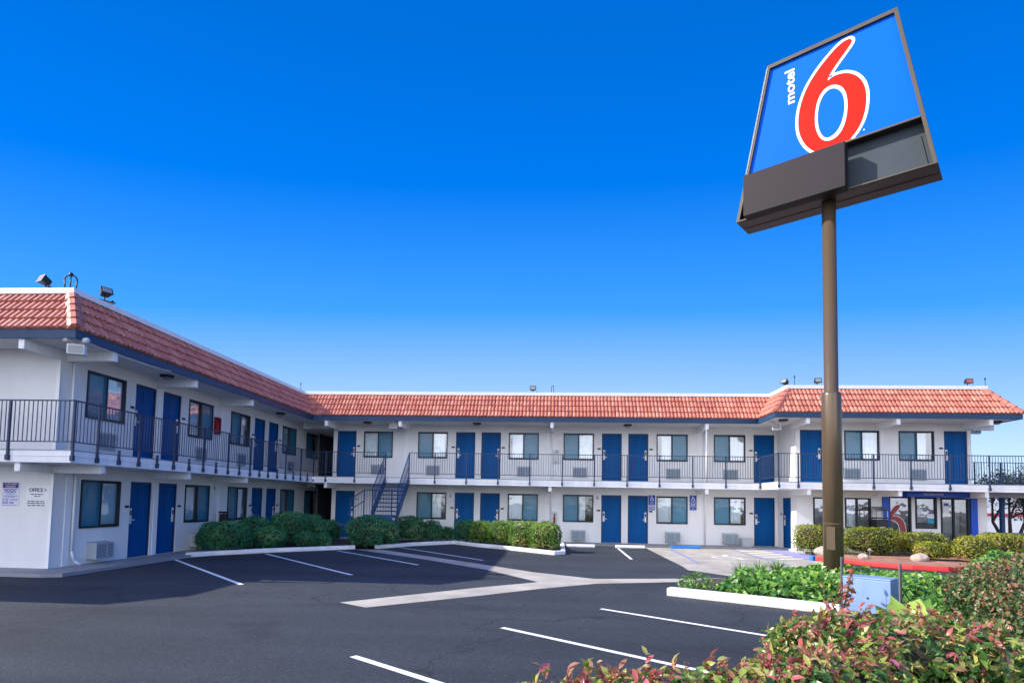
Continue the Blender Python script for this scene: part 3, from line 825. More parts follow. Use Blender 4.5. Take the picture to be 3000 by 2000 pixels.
def put_window(loc, rz, h, dark_left, sd, screen=True):
    wv = link('window', WM[h], bld, loc, rz)
    link('pane', PM[h], wv)
    if screen: link('screen', SM[h, dark_left], wv)
    link('curtain', CM[h, dark_left, sd % 7], wv)
for k, x in enumerate(fac_u['W']):
    put_window((x, 0, WB_U), 0, hu_w, k % 2 == 1, k, k != 9)
    if k: put_window((x, 0, WB_L), 0, hl_w, k % 2 == 1, k + 1)
for k, y in enumerate(left_w):
    put_window((0, y, WB_U), R90, hu_w, k % 2 == 0, k)
    put_window((0, y, WB_L), R90, hl_w, k % 2 == 0, (0, 0, 1, 0)[k])
put_window((0, .70, WB_U), R90, hu_w, True, 0); put_window((0, .70, WB_L), R90, hl_w, True, 0)
put_window((rt_w[0], -2.05, WB_U), 0, hu_w, True, 0); put_window((rt_w[1], -2.05, WB_U), 0, hu_w, True, 2)

# ---- air conditioners
def ac_mesh(d):
    w, h = .62, .42
    a = MB().box(0, w, -d, .0, 0, h)
    a.box(-.02, w + .02, -.03, 0, -.02, 0); a.box(-.02, w + .02, -.03, 0, h, h + .02)
    f = -d
    for p, q in ((.0, .02), (.37, .40), (w - .02, w)): a.box(p, q, f - .015, f, 0, h)
    a.box(.02, w - .02, f - .015, f, 0, .03); a.box(.02, w - .02, f - .015, f, h - .03, h)
    return a.mesh('air_conditioner', M['ac'])
def ac_grille(d):
    g_ = MB(); f = -d
    for p, q in ((.02, .37), (.40, .60)):
        n = 9
        for k in range(n):
            z = .035 + k * (.35 / n)
            g_.box(p, q, f - .010, f - .001, z, z + .022)
    return g_.mesh('grille', M['grille'])
ACM = {d: (ac_mesh(d), ac_grille(d)) for d in (.04, .26)}
def put_ac(loc, rz, d):
    a = link('air_conditioner', ACM[d][0], bld, loc, rz); link('grille', ACM[d][1], a)
for x in (3.47, 6.1, 10.36, 12.92, 17.14, 19.68): put_ac((x, 0, 3.06), 0, .04)
for x in (6.1, 10.36, 12.88, 17.10, 19.63): put_ac((x, 0, .20), 0, .26)
for x in (23.97, 26.58): put_ac((x, -2.05, 3.06), 0, .04)
for y in (-12.58, -8.3, -5.66, -1.33): put_ac((0, y, 3.08), R90, .04)
for y in (-12.72, -8.3, -5.7, -1.4): put_ac((0, y, .20), R90, .26)

# ---- office front
of = MB()
for a, b, c, d in office_holes[:2] + office_holes[2:3]:
    pass
def office_window(a, b, c, d, split, name='window'):
    t = .06; f = MB(); y0, y1 = -2.08, -1.97; X = 22.05
    f.box(X + a, X + a + t, y0, y1, c, d); f.box(X + b - t, X + b, y0, y1, c, d); f.box(X + a + t, X + b - t, y0, y1, d - t, d); f.box(X + a + t, X + b - t, y0, y1, c, c + t)
    if split: f.box(X + split - .03, X + split + .03, y0 + .01, y1, c + t, d - t)
    o = f.obj(name, M['bronze'], bld)
    MB().add([(X + a + t, -2.01, c + t), (X + b - t, -2.01, c + t), (X + b - t, -2.01, d - t), (X + a + t, -2.01, d - t)], [(0, 1, 2, 3)]).obj('pane', M['glass'] if name == 'window' else M['office_glass'], o)
    return o
w1 = office_window(.67, 1.72, 1.05, 2.28, 1.2)
w2 = office_window(1.93, 2.96, 1.05, 2.28, 2.42)
for o, a, b in ((w1, 1.22, 1.70), (w2, 1.97, 2.42)):
    cme = curtain_mesh(a, b, 1.2, M['curtain'], int(a * 10), y=.2)
    c = link('curtain', cme, o); c.location = (22.05, -2.05, 1.06)
dr = office_window(3.66, 4.54, .12, 2.36, None, 'lobby_door')
w3 = office_window(4.70, 5.54, 1.08, 2.34, None, 'lobby_window')
w4 = office_window(5.69, 6.80, .12, 2.33, 6.2, 'lobby_entrance')
# blinds and desk glow-less interior pieces behind the lobby glass
MB().box(26.77, 27.57, -1.62, -1.60, 1.3, 2.3).obj('blind', M['curtain'], w3)
MB().box(27.80, 28.80, -1.55, -1.50, .9, 2.3).obj('blind', M['soffit'], w4)
MB().box(27.76, 28.82, -2.0, -1.98, .82, .90).obj('push_bar', M['steel'], w4)
# the numeral decal on the glass door
X0 = 25.71
def decal(pts, y, m, name):
    return MB().add([(X0 + x, y, z) for x, z in pts], [tuple(range(len(pts)))]).obj(name, m, dr)
def grow(pts, d):
    n = len(pts); out = []
    ar = sum(pts[i][0] * pts[(i + 1) % n][1] - pts[(i + 1) % n][0] * pts[i][1] for i in range(n))
    sg = 1 if ar > 0 else -1
    for i in range(n):
        p = Vector(pts[i]); a = (p - Vector(pts[i - 1])).normalized(); b = (Vector(pts[(i + 1) % n]) - p).normalized()
        n1 = Vector((a.y, -a.x)) * sg; n2 = Vector((b.y, -b.x)) * sg
        m_ = n1 + n2; l = max(.55, m_.dot(n1)); out.append(tuple(p + m_ * (d / l)))
    return out
six = [(.06, 1.66), (.09, 1.74), (.20, 1.90), (.32, 2.0), (.43, 2.03), (.475, 2.0), (.46, 1.93), (.36, 1.80), (.24, 1.65), (.19, 1.56), (.30, 1.57), (.45, 1.52), (.57, 1.40), (.65, 1.22), (.69, 1.0), (.69, .70), (.64, .45), (.55, .30), (.46, .30), (.46, .62), (.46, .95), (.42, 1.15), (.35, 1.30), (.25, 1.38), (.14, 1.39), (.07, 1.43), (.05, 1.52)]
decal(grow(six, .022), -2.014, M['signwhite'], 'decal_outline'); decal(six, -2.017, M['decalred'], 'decal_numeral')
# posters inside the lobby glass
for a, b, c, d, m in ((26.83, 27.05, 1.66, 1.88, 'notice'), (27.23, 27.50, 1.50, 1.68, 'notice'), (27.25, 27.50, 1.30, 1.49, 'tealposter'), (26.83, 27.2, 1.56, 1.60, 'notice')):
    MB().box(a, b, -2.02, -2.013, c, d).obj('poster', M[m], w3)
MB().box(27.86, 28.10, -2.02, -2.013, 1.72, 2.18).obj('poster', M['whitebox'], w4)
MB().box(27.89, 28.07, -2.024, -2.021, 2.02, 2.12).obj('poster_print', M['adablue'], w4)
lob = MB().box(25.46, 25.70, -2.13, -2.052, .1, 2.36).obj('lobby_jamb', M['lobbyblue'], bld)
MB().box(28.87, 29.13, -2.13, -2.052, .1, 2.34).obj('lobby_jamb', M['lobbyblue'], bld)
can = MB().box(26.05, 28.72, -2.75, -2.052, 2.345, 2.55).obj('lobby_canopy', M['lobbyblue'], bld, bevel=.01)
text_mesh('canopy_lettering', 'WELCOME CENTER', .115, M['notice'], can, (27.05, -2.755, 2.45), (R90, 0, 0), sx=.75)

# ---- railings
RZ = 3.95
def rail_segment(name, p, q, z0=2.92, z1=RZ, bars=True, cap=.042):
    p = Vector(p); q = Vector(q); L = (q - p).length; d = (q - p) / L
    mb = MB()
    mb.beam((*p, z1 - .012), (*q, z1 - .012), cap, .028)
    mb.beam((*p, z0 + .1), (*q, z0 + .1), .028, .025)
    n = int(L / .105)
    for k in range(1, n):
        a = p + d * (k * L / n)
        mb.beam((*a, z0 + .1), (*a, z1 - .02), .014, .014, (d.x, d.y, 0))
    return mb.obj(name, M['rail'], bld)
def post(parent, x, y, z0=2.6, z1=RZ - .02, wd=.045, rz=0):
    m = MB().box(-wd / 2, wd / 2, -wd / 2, wd / 2, z0, z1)
    m.box(-wd * .8, wd * .8, -wd * .8, wd * .8, z0, z0 + .12)
    return m.obj('post', M['rail'], parent, (x, y, 0), rz)
xl = 1.35 + .028
r = rail_segment('railing', (-5.0, -15.0), (xl, -15.0))
for x in (-4.2, -2.8, -1.45, -.115): post(r, x, -15.0)
r = rail_segment('railing', (xl, -15.0), (xl, -1.64))
for y in (-14.97, -14.25, -12.85, -11.44, -10.02, -8.64, -7.21, -5.88, -4.43, -2.99, -1.64): post(r, xl, y)
for y in (-13.55, -12.14, -10.73, -9.33, -7.93, -6.54, -5.14, -3.7, -2.3): post(r, xl, y, 2.6, 2.95)
yf = -1.67 - .028
r = rail_segment('railing', (xl, yf), (4.64, yf))
for x in (1.95, 3.26, 4.64): post(r, x, yf)
r = rail_segment('railing', (5.70, yf), (20.75, yf))
for x in (5.70, 6.84, 8.23, 9.62, 11.0, 12.4, 13.77, 15.17, 16.54, 17.93, 19.31, 20.72): post(r, x, yf)
r = rail_segment('railing', (20.75, yf), (20.75, -3.68))
post(r, 20.76, -3.66)
r = rail_segment('railing', (20.75, -3.68), (33.5, -3.68))
for x in (21.49, 22.9, 24.3, 25.68, 27.1, 28.54, 29.95, 31.3): post(r, x, -3.68)
r = rail_segment('railing', (29.1, -.27), (33.5, -.27))
for x in (29.2, 30.3, 31.4): post(r, x, -.27)

# ---- staircase
st = MB()
LZ = 1.25; yA, yB, yC = -1.75, -3.55, -4.50
for x in (4.66, 5.70):
    st.beam((x, yA + .05, 2.72), (x, yB, LZ - .02), .05, .30)
stair = st.obj('staircase', M['stair'], bld)
for x in (4.66, 5.70):
    h_ = MB()
    h_.tube((x, yA, 3.90), (x, yB, LZ + 1.02), .022); h_.tube((x, yB, LZ + 1.02), (x, yB, LZ), .022)
    h_.tube((x, yA, 3.35), (x, yB, LZ + .5), .014)
    for k in range(1, 16):
        t = k / 16
        a = Vector((x, yA, 3.90)).lerp(Vector((x, yB, LZ + 1.02)), t)
        h_.tube(a, a - Vector((0, 0, .95)), .008, n=5)
    h_.obj('handrail', M['stair'], stair)
NT = 8
for k in range(NT):
    t = (k + .5) / NT
    y = yA + (yB - yA) * t; z = 2.76 + (LZ - 2.76) * (k + 1) / (NT + 1)
    MB().box(4.69, 5.67, y - .15, y + .15, z - .045, z).obj('tread', M['steel'] if k < 0 else M['stair'], stair)
l_ = MB().box(4.62, 5.74, yC, yB - .0, LZ - .10, LZ); l_.box(4.62, 5.74, yC - .03, yC, LZ - .22, LZ + .02)
for x, y in ((4.66, yC + .06), (5.70, yC + .06), (4.66, yB - .08), (5.70, yB - .08)): l_.box(x - .035, x + .035, y - .035, y + .035, .08, LZ - .1)
l_.obj('landing', M['stair'], stair)
h_ = MB(); y = yC + .03
h_.tube((5.72, y, LZ + .98), (4.62, y, LZ + .98), .022)
for zz in (.98, .55): h_.tube((4.62, y, LZ + zz), (4.08, y, LZ + zz - .36), .020)
for x, t_ in ((5.72, LZ + .98), (4.62, LZ + 1.0), (4.08, LZ + .66)): h_.tube((x, y, t_), (x, y, .35), .028)
for k in range(1, 10):
    x = 5.72 - k * .11; h_.tube((x, y, LZ), (x, y, LZ + .96), .008, n=5)
for k in range(1, 5):
    x = 4.62 - k * .11; z = LZ + .98 - k * .11 * .667; h_.tube((x, y, z - .95), (x, y, z), .008, n=5)
h_.tube((5.72, yB, LZ + .98), (5.72, yC, LZ + .98), .022); h_.tube((4.08, y, LZ + .62), (4.08, yB - .1, LZ + .62), .020)
h_.obj('handrail', M['stair'], stair)
MB().box(4.34, 4.62, yC + .06, yB - .10, LZ - .24, LZ - .18).obj('tread', M['stair'], stair)
MB().box(3.55, 4.34, yC + .06, yB - .10, LZ - .43, LZ - .36).obj('tread', M['stair'], stair)
for k in range(4):
    z = LZ - .57 - k * .17; y0 = yB - .1 + k * .27
    MB().box(3.55, 4.08, y0, y0 + .29, z - .04, z).obj('tread', M['stair'], stair)

# ------------------------------------------------------------------ lamps, signs and fittings on the motel
def floodlight(name, loc, rz, tilt, label):
    e = empty(name, loc, rz, label, 'floodlight', 'floodlights on the roof edge')
    e.scale = (.68, .68, .68)
    b = MB().box(-.30, .34, -.12, .12, 0, .035); b.tube((0, 0, .03), (0, 0, .22), .022); b.box(.22, .30, -.05, .05, .035, .11)
    b.obj('bracket', M['lamp'], e)
    h = MB()
    h.add([(-.19, -.16, -.13), (.19, -.16, -.13), (.19, -.16, .13), (-.19, -.16, .13), (-.13, .12, -.09), (.13, .12, -.09), (.13, .12, .09), (-.13, .12, .09)],
          [(0, 1, 2, 3), (4, 7, 6, 5), (0, 4, 5, 1), (1, 5, 6, 2), (2, 6, 7, 3), (3, 7, 4, 0)])
    h.box(-.21, .21, -.19, -.16, -.15, .15)
    ho = h.obj('housing', M['lamp'], e, (0, 0, .32), bevel=.008); ho.rotation_euler = (tilt, 0, 0)
    l = MB().box(-.165, .165, -.198, -.19, -.105, .105).obj('lens', M['lens'], ho)
    return e
ZR = ZT + .13
floodlight('floodlight', (-.34, -14.06, ZR), math.radians(-25), math.radians(-24), 'dark floodlight left of the pipe loops at the near roof corner')
floodlight('floodlight', (.40, -13.1, ZR + .05), math.radians(60), math.radians(-28), 'dark floodlight right of the pipe loops on the left roof edge')
floodlight('floodlight', (11.05, -.7, ZR), 0, math.radians(-10), 'small floodlight on the middle of the long roof edge')
floodlight('floodlight', (21.55, -2.35, ZR), math.radians(-60), math.radians(-25), 'floodlight tilted left at the corner where the roof steps forward')
floodlight('floodlight', (22.7, -2.6, ZR), 0, math.radians(-12), 'floodlight on the roof just left of the sign pole')
fl = floodlight('floodlight', (28.55, -2.6, ZR), 0, math.radians(-10), 'red faced floodlight near the right end of the roof')
fl.children[1].children[0].data = fl.children[1].children[0].data.copy()
fl.children[1].children[0].data.materials[0] = mat('reddish_lens', (.40, .10, .08), .4)
# mounting boards on the roof edge
for x0, x1, y0, y1, lab in ((-.35, .45, -14.16, -13.98, 'a'), ):
    pass
pc = MB()
for dx, dy in ((-.10, -.04), (.11, .04)):
    pts = [(.24 + dx, -14.0 + dy, ZR - .02), (.24 + dx * 1.15, -14.0 + dy * 1.15, ZR + .28)]
    for k in range(7):
        t = k / 6 * math.pi / 2
        pts.append((.24 + dx * 1.15 * math.cos(t), -14.0 + dy * 1.15 * math.cos(t), ZR + .28 + .12 * math.sin(t)))
    pc.path(pts, .016)
pc.tube((.24, -14.0, ZR - .02), (.24, -14.0, ZR + .42), .014); pc.lathe([(.02, .36), (.045, .38), (.05, .43), (.02, .46)], 10, (.24, -14.0, ZR))
tag(pc.obj('conduit_loop', M['lamp'], smooth=True), 'two looped conduit pipes standing on the near roof corner', 'conduit')
pc = MB().path([(11.88, -.72, ZR - .02), (11.88, -.72, ZR + .28), (11.9, -.72, ZR + .34), (11.98, -.72, ZR + .36)], .012); pc.path([(11.98, -.72, ZR + .36), (11.98, -.72, ZR - .02)], .012)
tag(pc.obj('conduit_loop', M['lamp']), 'thin bent conduit beside the floodlight in mid roof', 'conduit')
for x, y, h, lab in ((21.75, -2.75, .42, 'thin antenna rod at the stepped roof corner'), (29.05, -2.85, .34, 'short knobbed antenna at the right roof end'), (.38, -1.05, .38, 'thin antenna rod where the two roofs meet')):
    a = MB().tube((x, y, ZR - .02), (x, y, ZR + h), .011); a.lathe([(.01, h - .1), (.028, h - .07), (.028, h - .02), (.008, h)], 8, (x, y, ZR))
    tag(a.obj('antenna', M['lamp']), lab, 'antenna', 'antennas on the roof edge')

def ceiling_light(loc, label):
    e = empty('ceiling_light', loc, 0, label, 'ceiling light', 'round lights under the eaves')
    MB().lathe([(.19, 0), (.19, -.05), (.16, -.07)], 16).obj('housing', M['black'], e, smooth=False)
    MB().lathe([(.14, -.07), (.11, -.11), (.05, -.125)], 16).obj('diffuser', M['lens'], e, smooth=True)
for loc, lab in (((.70, -10.92, 5.374), 'round ceiling light under the left eave above the paired upper doors'), ((.70, -3.61, 5.374), 'round ceiling light under the left eave near the inner corner'),
                 ((3.55, -1.0, 5.374), 'round ceiling light above the upper window left of the stairs'), ((8.56, -.94, 5.374), 'round ceiling light under the long eave above the second pair of doors'),
                 ((15.28, -.91, 5.374), 'round ceiling light under the long eave left of the wheelchair signs'), ((21.24, -2.9, 5.374), 'round ceiling light under the stepped roof corner'),
                 ((29.45, -2.83, 5.374), 'round ceiling light under the right end eave')):
    ceiling_light(loc, lab)

def wall_flood(loc, rz, label):
    e = empty('security_light', loc, rz, label, 'security light', 'white security lights under the eaves')
    MB().box(-.17, .17, -.10, .10, -.13, .10).obj('body', M['whitebox'], e, bevel=.015)
    MB().box(-.14, .14, -.112, -.10, -.10, .07).obj('lens', M['lens'], e)
    a = MB()
    for s in (-1, 1):
        a.tube((s * .03, 0, .10), (s * .16, -.06, .20), .015)
        a.tube((s * .12, -.03, .21), (s * .22, -.13, .19), .055, .07, 12)
    a.obj('spotlight', M['whitebox'], e, smooth=True)
wall_flood((1.12, -14.72, 5.16), math.radians(25), 'white twin head security light at the near roof corner')
wall_flood((.62, -.75, 5.20), math.radians(35), 'white security light box in the inner corner of the eaves')
wall_flood((4.80, -1.2, 5.18), 0, 'white security light box above the opening to the stairs')
wall_flood((21.2, -2.3, 5.15), math.radians(-30), 'white security light under the stepped eave left of the pole')
wall_flood((29.5, -1.6, 5.15), math.radians(20), 'white security light hanging under the far right eave')
cb = MB()
pts = []
for k in range(13):
    t = k / 12; pts.append((1.30, -14.55 + 2.9 * t, 5.335 - .05 * math.sin(math.pi * t)))
cb.path(pts, .008, 5)
tag(cb.obj('cable', M['whitebox']), 'thin white cable running along the left fascia from the corner light', 'cable')
e = empty('exit_light', (.75, -.3, 2.47), 0, 'twin round emergency light heads over the dark passage', 'emergency light')
MB().box(-.12, .12, -.03, .03, -.02, .05).obj('body', M['whitebox'], e)
for s in (-.14, .14): MB().lathe([(.02, -.09), (.055, -.08), (.06, -.03), (.03, .0)], 12, (s, 0, 0)).obj('lamp_head', M['whitebox'], e, smooth=True)

# fire extinguishers
def extinguisher(loc, rz, cabm, bottle, label):
    e = empty('fire_extinguisher', loc, rz, label, 'extinguisher')
    f = MB().box(-.14, .14, -.11, 0, -.30, -.28); f.box(-.14, .14, -.11, 0, .28, .30); f.box(-.14, -.12, -.11, 0, -.28, .28); f.box(.12, .14, -.11, 0, -.28, .28); f.box(-.12, .12, -.015, 0, -.28, .28)
    f.obj('cabinet', cabm, e)
    MB().lathe([(.04, -.25), (.045, -.22), (.045, .06), (.025, .12), (.018, .16)], 14, (0, -.065, 0)).obj('bottle', bottle, e, smooth=True)
    MB().box(-.03, .07, -.10, -.08, .16, .20).obj('handle', M['black'], e)
extinguisher((0, -7.11, 4.37), R90, M['red'], M['red'], 'red extinguisher cabinet beside the upper left window')
extinguisher((12.15, 0, 4.0), 0, M['whitebox'], M['whitebox'], 'white cabinet on the upper wall by the middle downspout')
extinguisher((12.1, 0, 1.15), 0, M['whitebox'], M['red'], 'red extinguisher in white cabinet on the lower wall behind the hedge end')

a = empty('ash_receptacle', (.32, -6.88, .085), 0, 'black slim ash bin standing behind the round shrubs', 'ash bin')
MB().box(-.12, .12, -.10, .10, 0, 1.18).obj('bin_body', M['black'], a, bevel=.015); MB().box(-.14, .14, -.12, .12, 1.20, 1.26).obj('lid', M['black'], a, bevel=.015); MB().box(-.03, .03, -.03, .03, 1.18, 1.20).obj('neck', M['steel'], a)

# flat signs
def plate(parent, x0, x1, y, z0, z1, m, name='plate', t=.012):
    return MB().box(x0, x1, y - t, y, z0, z1).obj(name, m, parent)
def text_rows(parent, x0, x1, y, rows, m, name):
    rs = np.random.RandomState(int(abs(x0 * 100)))
    mb = MB()
    for z, h, a, b in rows:
        x = x0 + (x1 - x0) * a; xe = x0 + (x1 - x0) * b
        while x < xe:
            wd = h * (1.2 + 2.6 * rs.rand()); mb.box(x, min(x + wd, xe), y - .002, y, z, z + h * .75); x += wd + h * .6
    return tag(mb.obj(name, m, parent), kind='stuff')
sg = empty('notice_sign', (-1.06, -13.87, 1.55), 0, 'tall pale parking notice with dark header on the end wall', 'sign')
plate(sg, -.235, .225, 0, 0, .60, M['notice'])
plate(sg, -.205, .195, -.012, .44, .565, M['purple'], 'header', .003)
for z, t in ((.528, 'CUSTOMER'), (.472, 'PARKING')): text_mesh('lettering', t, .058, M['notice'], sg, (-.005, -.0165, z), (R90, 0, 0), sx=1.05, depth=.001)
text_rows(sg, -.2, .2, -.012, [(.40, .022, .05, .95), (.365, .03, .12, .85), (.33, .03, .12, .85), (.29, .02, .25, .75), (.24, .018, .05, .98), (.215, .016, .2, .8), (.17, .02, .02, .4), (.14, .02, .02, .4), (.17, .016, .5, .98), (.14, .016, .5, .98), (.09, .03, .02, .38), (.06, .022, .02, .38), (.09, .022, .45, .75), (.06, .022, .45, .75), (.02, .012, .02, .9)], M['adablue'], 'fine_print')
so_ = empty('office_sign', (-.36, -13.87, 1.60), 0, 'white OFFICE sign with an arrow on the end wall', 'sign')
plate(so_, -.30, .30, 0, .14, .45, M['signwhite'])
text_mesh('lettering', 'OFFICE >', .125, M['ink'], so_, (-.0, -.0145, .345), (R90, 0, 0), bold=.002, sx=.88)
text_rows(so_, -.3, .3, -.012, [(.235, .028, .2, .72), (.19, .024, .35, .62)], M['ink'], 'fine_print')
plate(so_, -.28, .22, 0, -.05, .11, M['signwhite'], 'lower_plate')
text_rows(so_, -.27, .21, -.012, [(.065, .03, .05, .95), (.02, .03, .02, .97), (-.03, .03, .05, .95)], M['ink'], 'fine_print')

def six_plate(loc, rz, w_, h_, label):
    e = empty('room_sign', loc, rz, label, 'sign', 'white plates lettered 6 on the lower wall')
    plate(e, -w_ / 2, w_ / 2, 0, -h_ / 2, h_ / 2, M['signwhite'])
    text_mesh('lettering', '6', .24, M['ink'], e, (0, -.0145, h_ / 2 - .13), (R90, 0, 0))
    text_rows(e, -w_ / 2 + .02, w_ / 2 - .02, -.012, [(-h_ / 2 + .08, .02, .05, .95), (-h_ / 2 + .04, .018, .1, .9)], M['notice'], 'fine_print')
six_plate((0, -7.03, 2.15), R90, .27, .32, 'white plate lettered 6 on the left wing wall above the ash bin')
six_plate((7.27, 0, 2.04), 0, .27, .36, 'white plate lettered 6 right of the window beside the stairs')
six_plate((14.05, 0, 2.06), 0, .26, .38, 'white plate lettered 6 between window and door in the middle')
bl = empty('room_sign', (12.2, 0, 2.07), 0, 'blank white plate above the lower extinguisher', 'sign')
plate(bl, -.14, .14, 0, -.24, .24, M['signwhite'])

def ada(x, top, label, three):
    e = empty('access_sign', (x, 0, top), 0, label, 'sign')
    if not three:
        plate(e, -.15, .15, 0, -.46, 0, M['adablue']); access_symbol(0, -.15, .26, lambda a, b: (a, -.0145, b)).obj('symbol', M['signwhite'], e)
        text_mesh('lettering', 'RESERVED', .045, M['signwhite'], e, (0, -.0145, -.34), (R90, 0, 0)); text_mesh('lettering', 'PARKING', .045, M['signwhite'], e, (0, -.0145, -.40), (R90, 0, 0))
        plate(e, -.14, .14, 0, -.68, -.50, M['adablue'], 'lower_plate'); text_rows(e, -.12, .12, -.012, [(-.56, .03, 0, 1), (-.61, .03, 0, 1), (-.65, .02, 0, 1)], M['signwhite'], 'fine_print')
    else:
        plate(e, -.155, .155, 0, -.32, 0, M['adablue']); access_symbol(0, -.155, .28, lambda a, b: (a, -.0145, b)).obj('symbol', M['signwhite'], e)
        plate(e, -.15, .15, 0, -.49, -.34, M['adablue'], 'lower_plate'); text_rows(e, -.12, .12, -.012, [(-.41, .035, .1, .9), (-.46, .03, .05, .95)], M['signwhite'], 'fine_print')
        plate(e, -.15, .15, 0, -.67, -.51, M['adablue'], 'lower_plate'); text_rows(e, -.12, .12, -.012, [(-.57, .03, .3, .7), (-.65, .02, 0, 1)], M['signwhite'], 'fine_print')
ada(16.50, 2.28, 'blue wheelchair sign between the door and window in two plates', False)
ada(18.34, 2.30, 'blue wheelchair sign in three plates right of the window', True)

# bins
tb = empty('trash_box', (20.54, -.42, .085), 0, 'low grey bin standing left of the last lower door', 'bin')
MB().add([(-.2, -.14, 0), (.2, -.14, 0), (.2, .14, 0), (-.2, .14, 0), (-.23, -.17, .33), (.23, -.17, .33), (.23, .17, .33), (-.23, .17, .33)], [(0, 3, 2, 1), (4, 5, 6, 7), (0, 1, 5, 4), (1, 2, 6, 5), (2, 3, 7, 6), (3, 0, 4, 7)]).obj('bin_body', M['ac'], tb)
MB().box(-.245, .245, -.185, .185, .33, .36).obj('rim', M['ac'], tb, bevel=.008)
bb = empty('trash_bin', (25.12, -2.50, .095), 0, 'black square bin with a white label before the office', 'bin')
bb.scale = (1, 1, 1.30)
MB().box(-.24, .24, -.22, .22, 0, 1.02).obj('bin_body', M['black'], bb, bevel=.02)
MB().box(-.11, .07, -.232, -.22, .72, .80).obj('label_patch', M['whitebox'], bb)
MB().box(-.22, .22, -.2, .2, 1.05, 1.09).obj('lid', M['black'], bb); l_ = MB()
for a_, b_ in ((-.2, -.18), (.2, -.18), (-.2, .18), (.2, .18)): l_.box(a_ - .015, a_ + .015, b_ - .015, b_ + .015, 1.02, 1.3)
l_.add([(-.24, -.22, 1.28), (.24, -.22, 1.28), (.24, .22, 1.42), (-.24, .22, 1.42)], [(0, 1, 2, 3)]); l_.obj('canopy', M['steel'], bb)

# wheel stops
def wheel_stop(p, q, m, label):
    p = Vector(p); q = Vector(q); c = (p + q) / 2; L = (q - p).length; a = math.atan2(q.y - p.y, q.x - p.x)
    e = MB(); h = L / 2
    prof = [(-.09, 0), (-.09, .05), (-.055, .12), (.055, .12), (.09, .05), (.09, 0)]
    n = len(prof)
    e.add([(-h, y, z) for y, z in prof] + [(h, y, z) for y, z in prof], [tuple(range(n - 1, -1, -1)), tuple(range(n, 2 * n))] + [(i, (i + 1) % n, n + (i + 1) % n, n + i) for i in range(n)])
    o = e.obj('wheel_stop', m, None, (c.x, c.y, .008), a, bevel=.01)
    tag(o, label, 'wheel stop')
wheel_stop((12.62, -2.0), (13.80, -1.95), M['kerb'], 'white wheel stop nearest the sunny hedge end')
wheel_stop((14.68, -1.9), (15.90, -1.85), M['kerb'], 'white wheel stop between asphalt and the concrete bay')
wheel_stop((17.05, -1.5), (18.30, -1.45), M['bluestop'], 'blue wheel stop at the head of the accessible bay')

# ------------------------------------------------------------------ pole sign
HV = Vector((.7918, -.6108, 0)); 
sgn = empty('pole_sign', (18.185, -13.718, 0), math.atan2(HV.y, HV.x), 'tall roadside sign with red 6 on blue above a brown pole', 'pole sign')
pl = MB().lathe([(.203, 0), (.203, 4.38), (.195, 4.42), (.146, 4.46), (.146, 8.9)], 28).obj('pole', M['pole'], sgn, smooth=True)
pl.data.polygons.foreach_set('use_smooth', [len(p.vertices) == 4 for p in pl.data.polygons])
pj = MB().lathe([(.206, 1.50), (.210, 1.51), (.210, 1.525), (.206, 1.53)], 28); pj.box(-.085, .085, -.215, -.17, .95, 1.45); pj.obj('hand_hole_cover', M['pole'], pl)
YF, YB = -.35, .49
def uvp(u, z, y=YF): return (u, y, z)
tz = lambda z: (z - 8.83) / (12.47 - 8.83)
uL = lambda z: -1.985 + (1.985 - 1.215) * tz(z)
uR = lambda z: 2.075 - (2.075 - 1.445) * tz(z)
ZB_, ZT_ = 8.83, 12.47
c = MB()
# cabinet shell: back, sides, top, bottom; front is a frame with recessed faces
c.add([uvp(uL(ZB_), ZB_), uvp(uR(ZB_), ZB_), uvp(uR(ZT_), ZT_), uvp(uL(ZT_), ZT_), uvp(uL(ZB_), ZB_, YB), uvp(uR(ZB_), ZB_, YB), uvp(uR(ZT_), ZT_, YB), uvp(uL(ZT_), ZT_, YB)],
      [(4, 7, 6, 5), (0, 4, 5, 1), (1, 5, 6, 2), (2, 6, 7, 3), (3, 7, 4, 0)])
cabo = c.obj('cabinet', M['cab'], sgn)
MB().add([(-1.9, -.33, 8.82), (1.98, -.33, 8.82), (1.98, .47, 8.82), (-1.9, .47, 8.82)], [(0, 3, 2, 1)]).obj('bottom_plate', M['cab'], cabo)
fb = MB(); fb.tube((uL(8.83) + .02, .10, 8.815), (uR(8.83) - .02, .10, 8.815), .006, n=4); fb.obj('seam', M['black'], cabo)
def frame_quad(mb, a, b, ia, ib, y0=YF, y1=YF + .10):
    # a,b outer edge points, ia,ib inner edge points (u,z)
    mb.add([(a[0], y0, a[1]), (b[0], y0, b[1]), (ib[0], y0, ib[1]), (ia[0], y0, ia[1]), (ia[0], y1, ia[1]), (ib[0], y1, ib[1])], [(0, 1, 2, 3), (3, 2, 5, 4)])
fw = .075
fr = MB()
o_ = [(uL(ZB_), ZB_), (uR(ZB_), ZB_), (uR(ZT_), ZT_), (uL(ZT_), ZT_)]
ZI = 9.93
in_ = [(uL(8.85) + fw, 8.86), (uR(8.85) - fw, 8.86), (uR(12.39) - fw, 12.385), (uL(12.39) + fw, 12.385)]
for i in range(4):
    j = (i + 1) % 4
    frame_quad(fr, o_[i], o_[j], in_[i], in_[j])
fr.box(uL(9.9) + fw, uR(9.93) - fw - .004, YF + .004, YF + .10, 9.90, 9.94)
fr.obj('frame', M['cabframe'], cabo)
et = MB(); za, zb_ = 9.99, 12.43
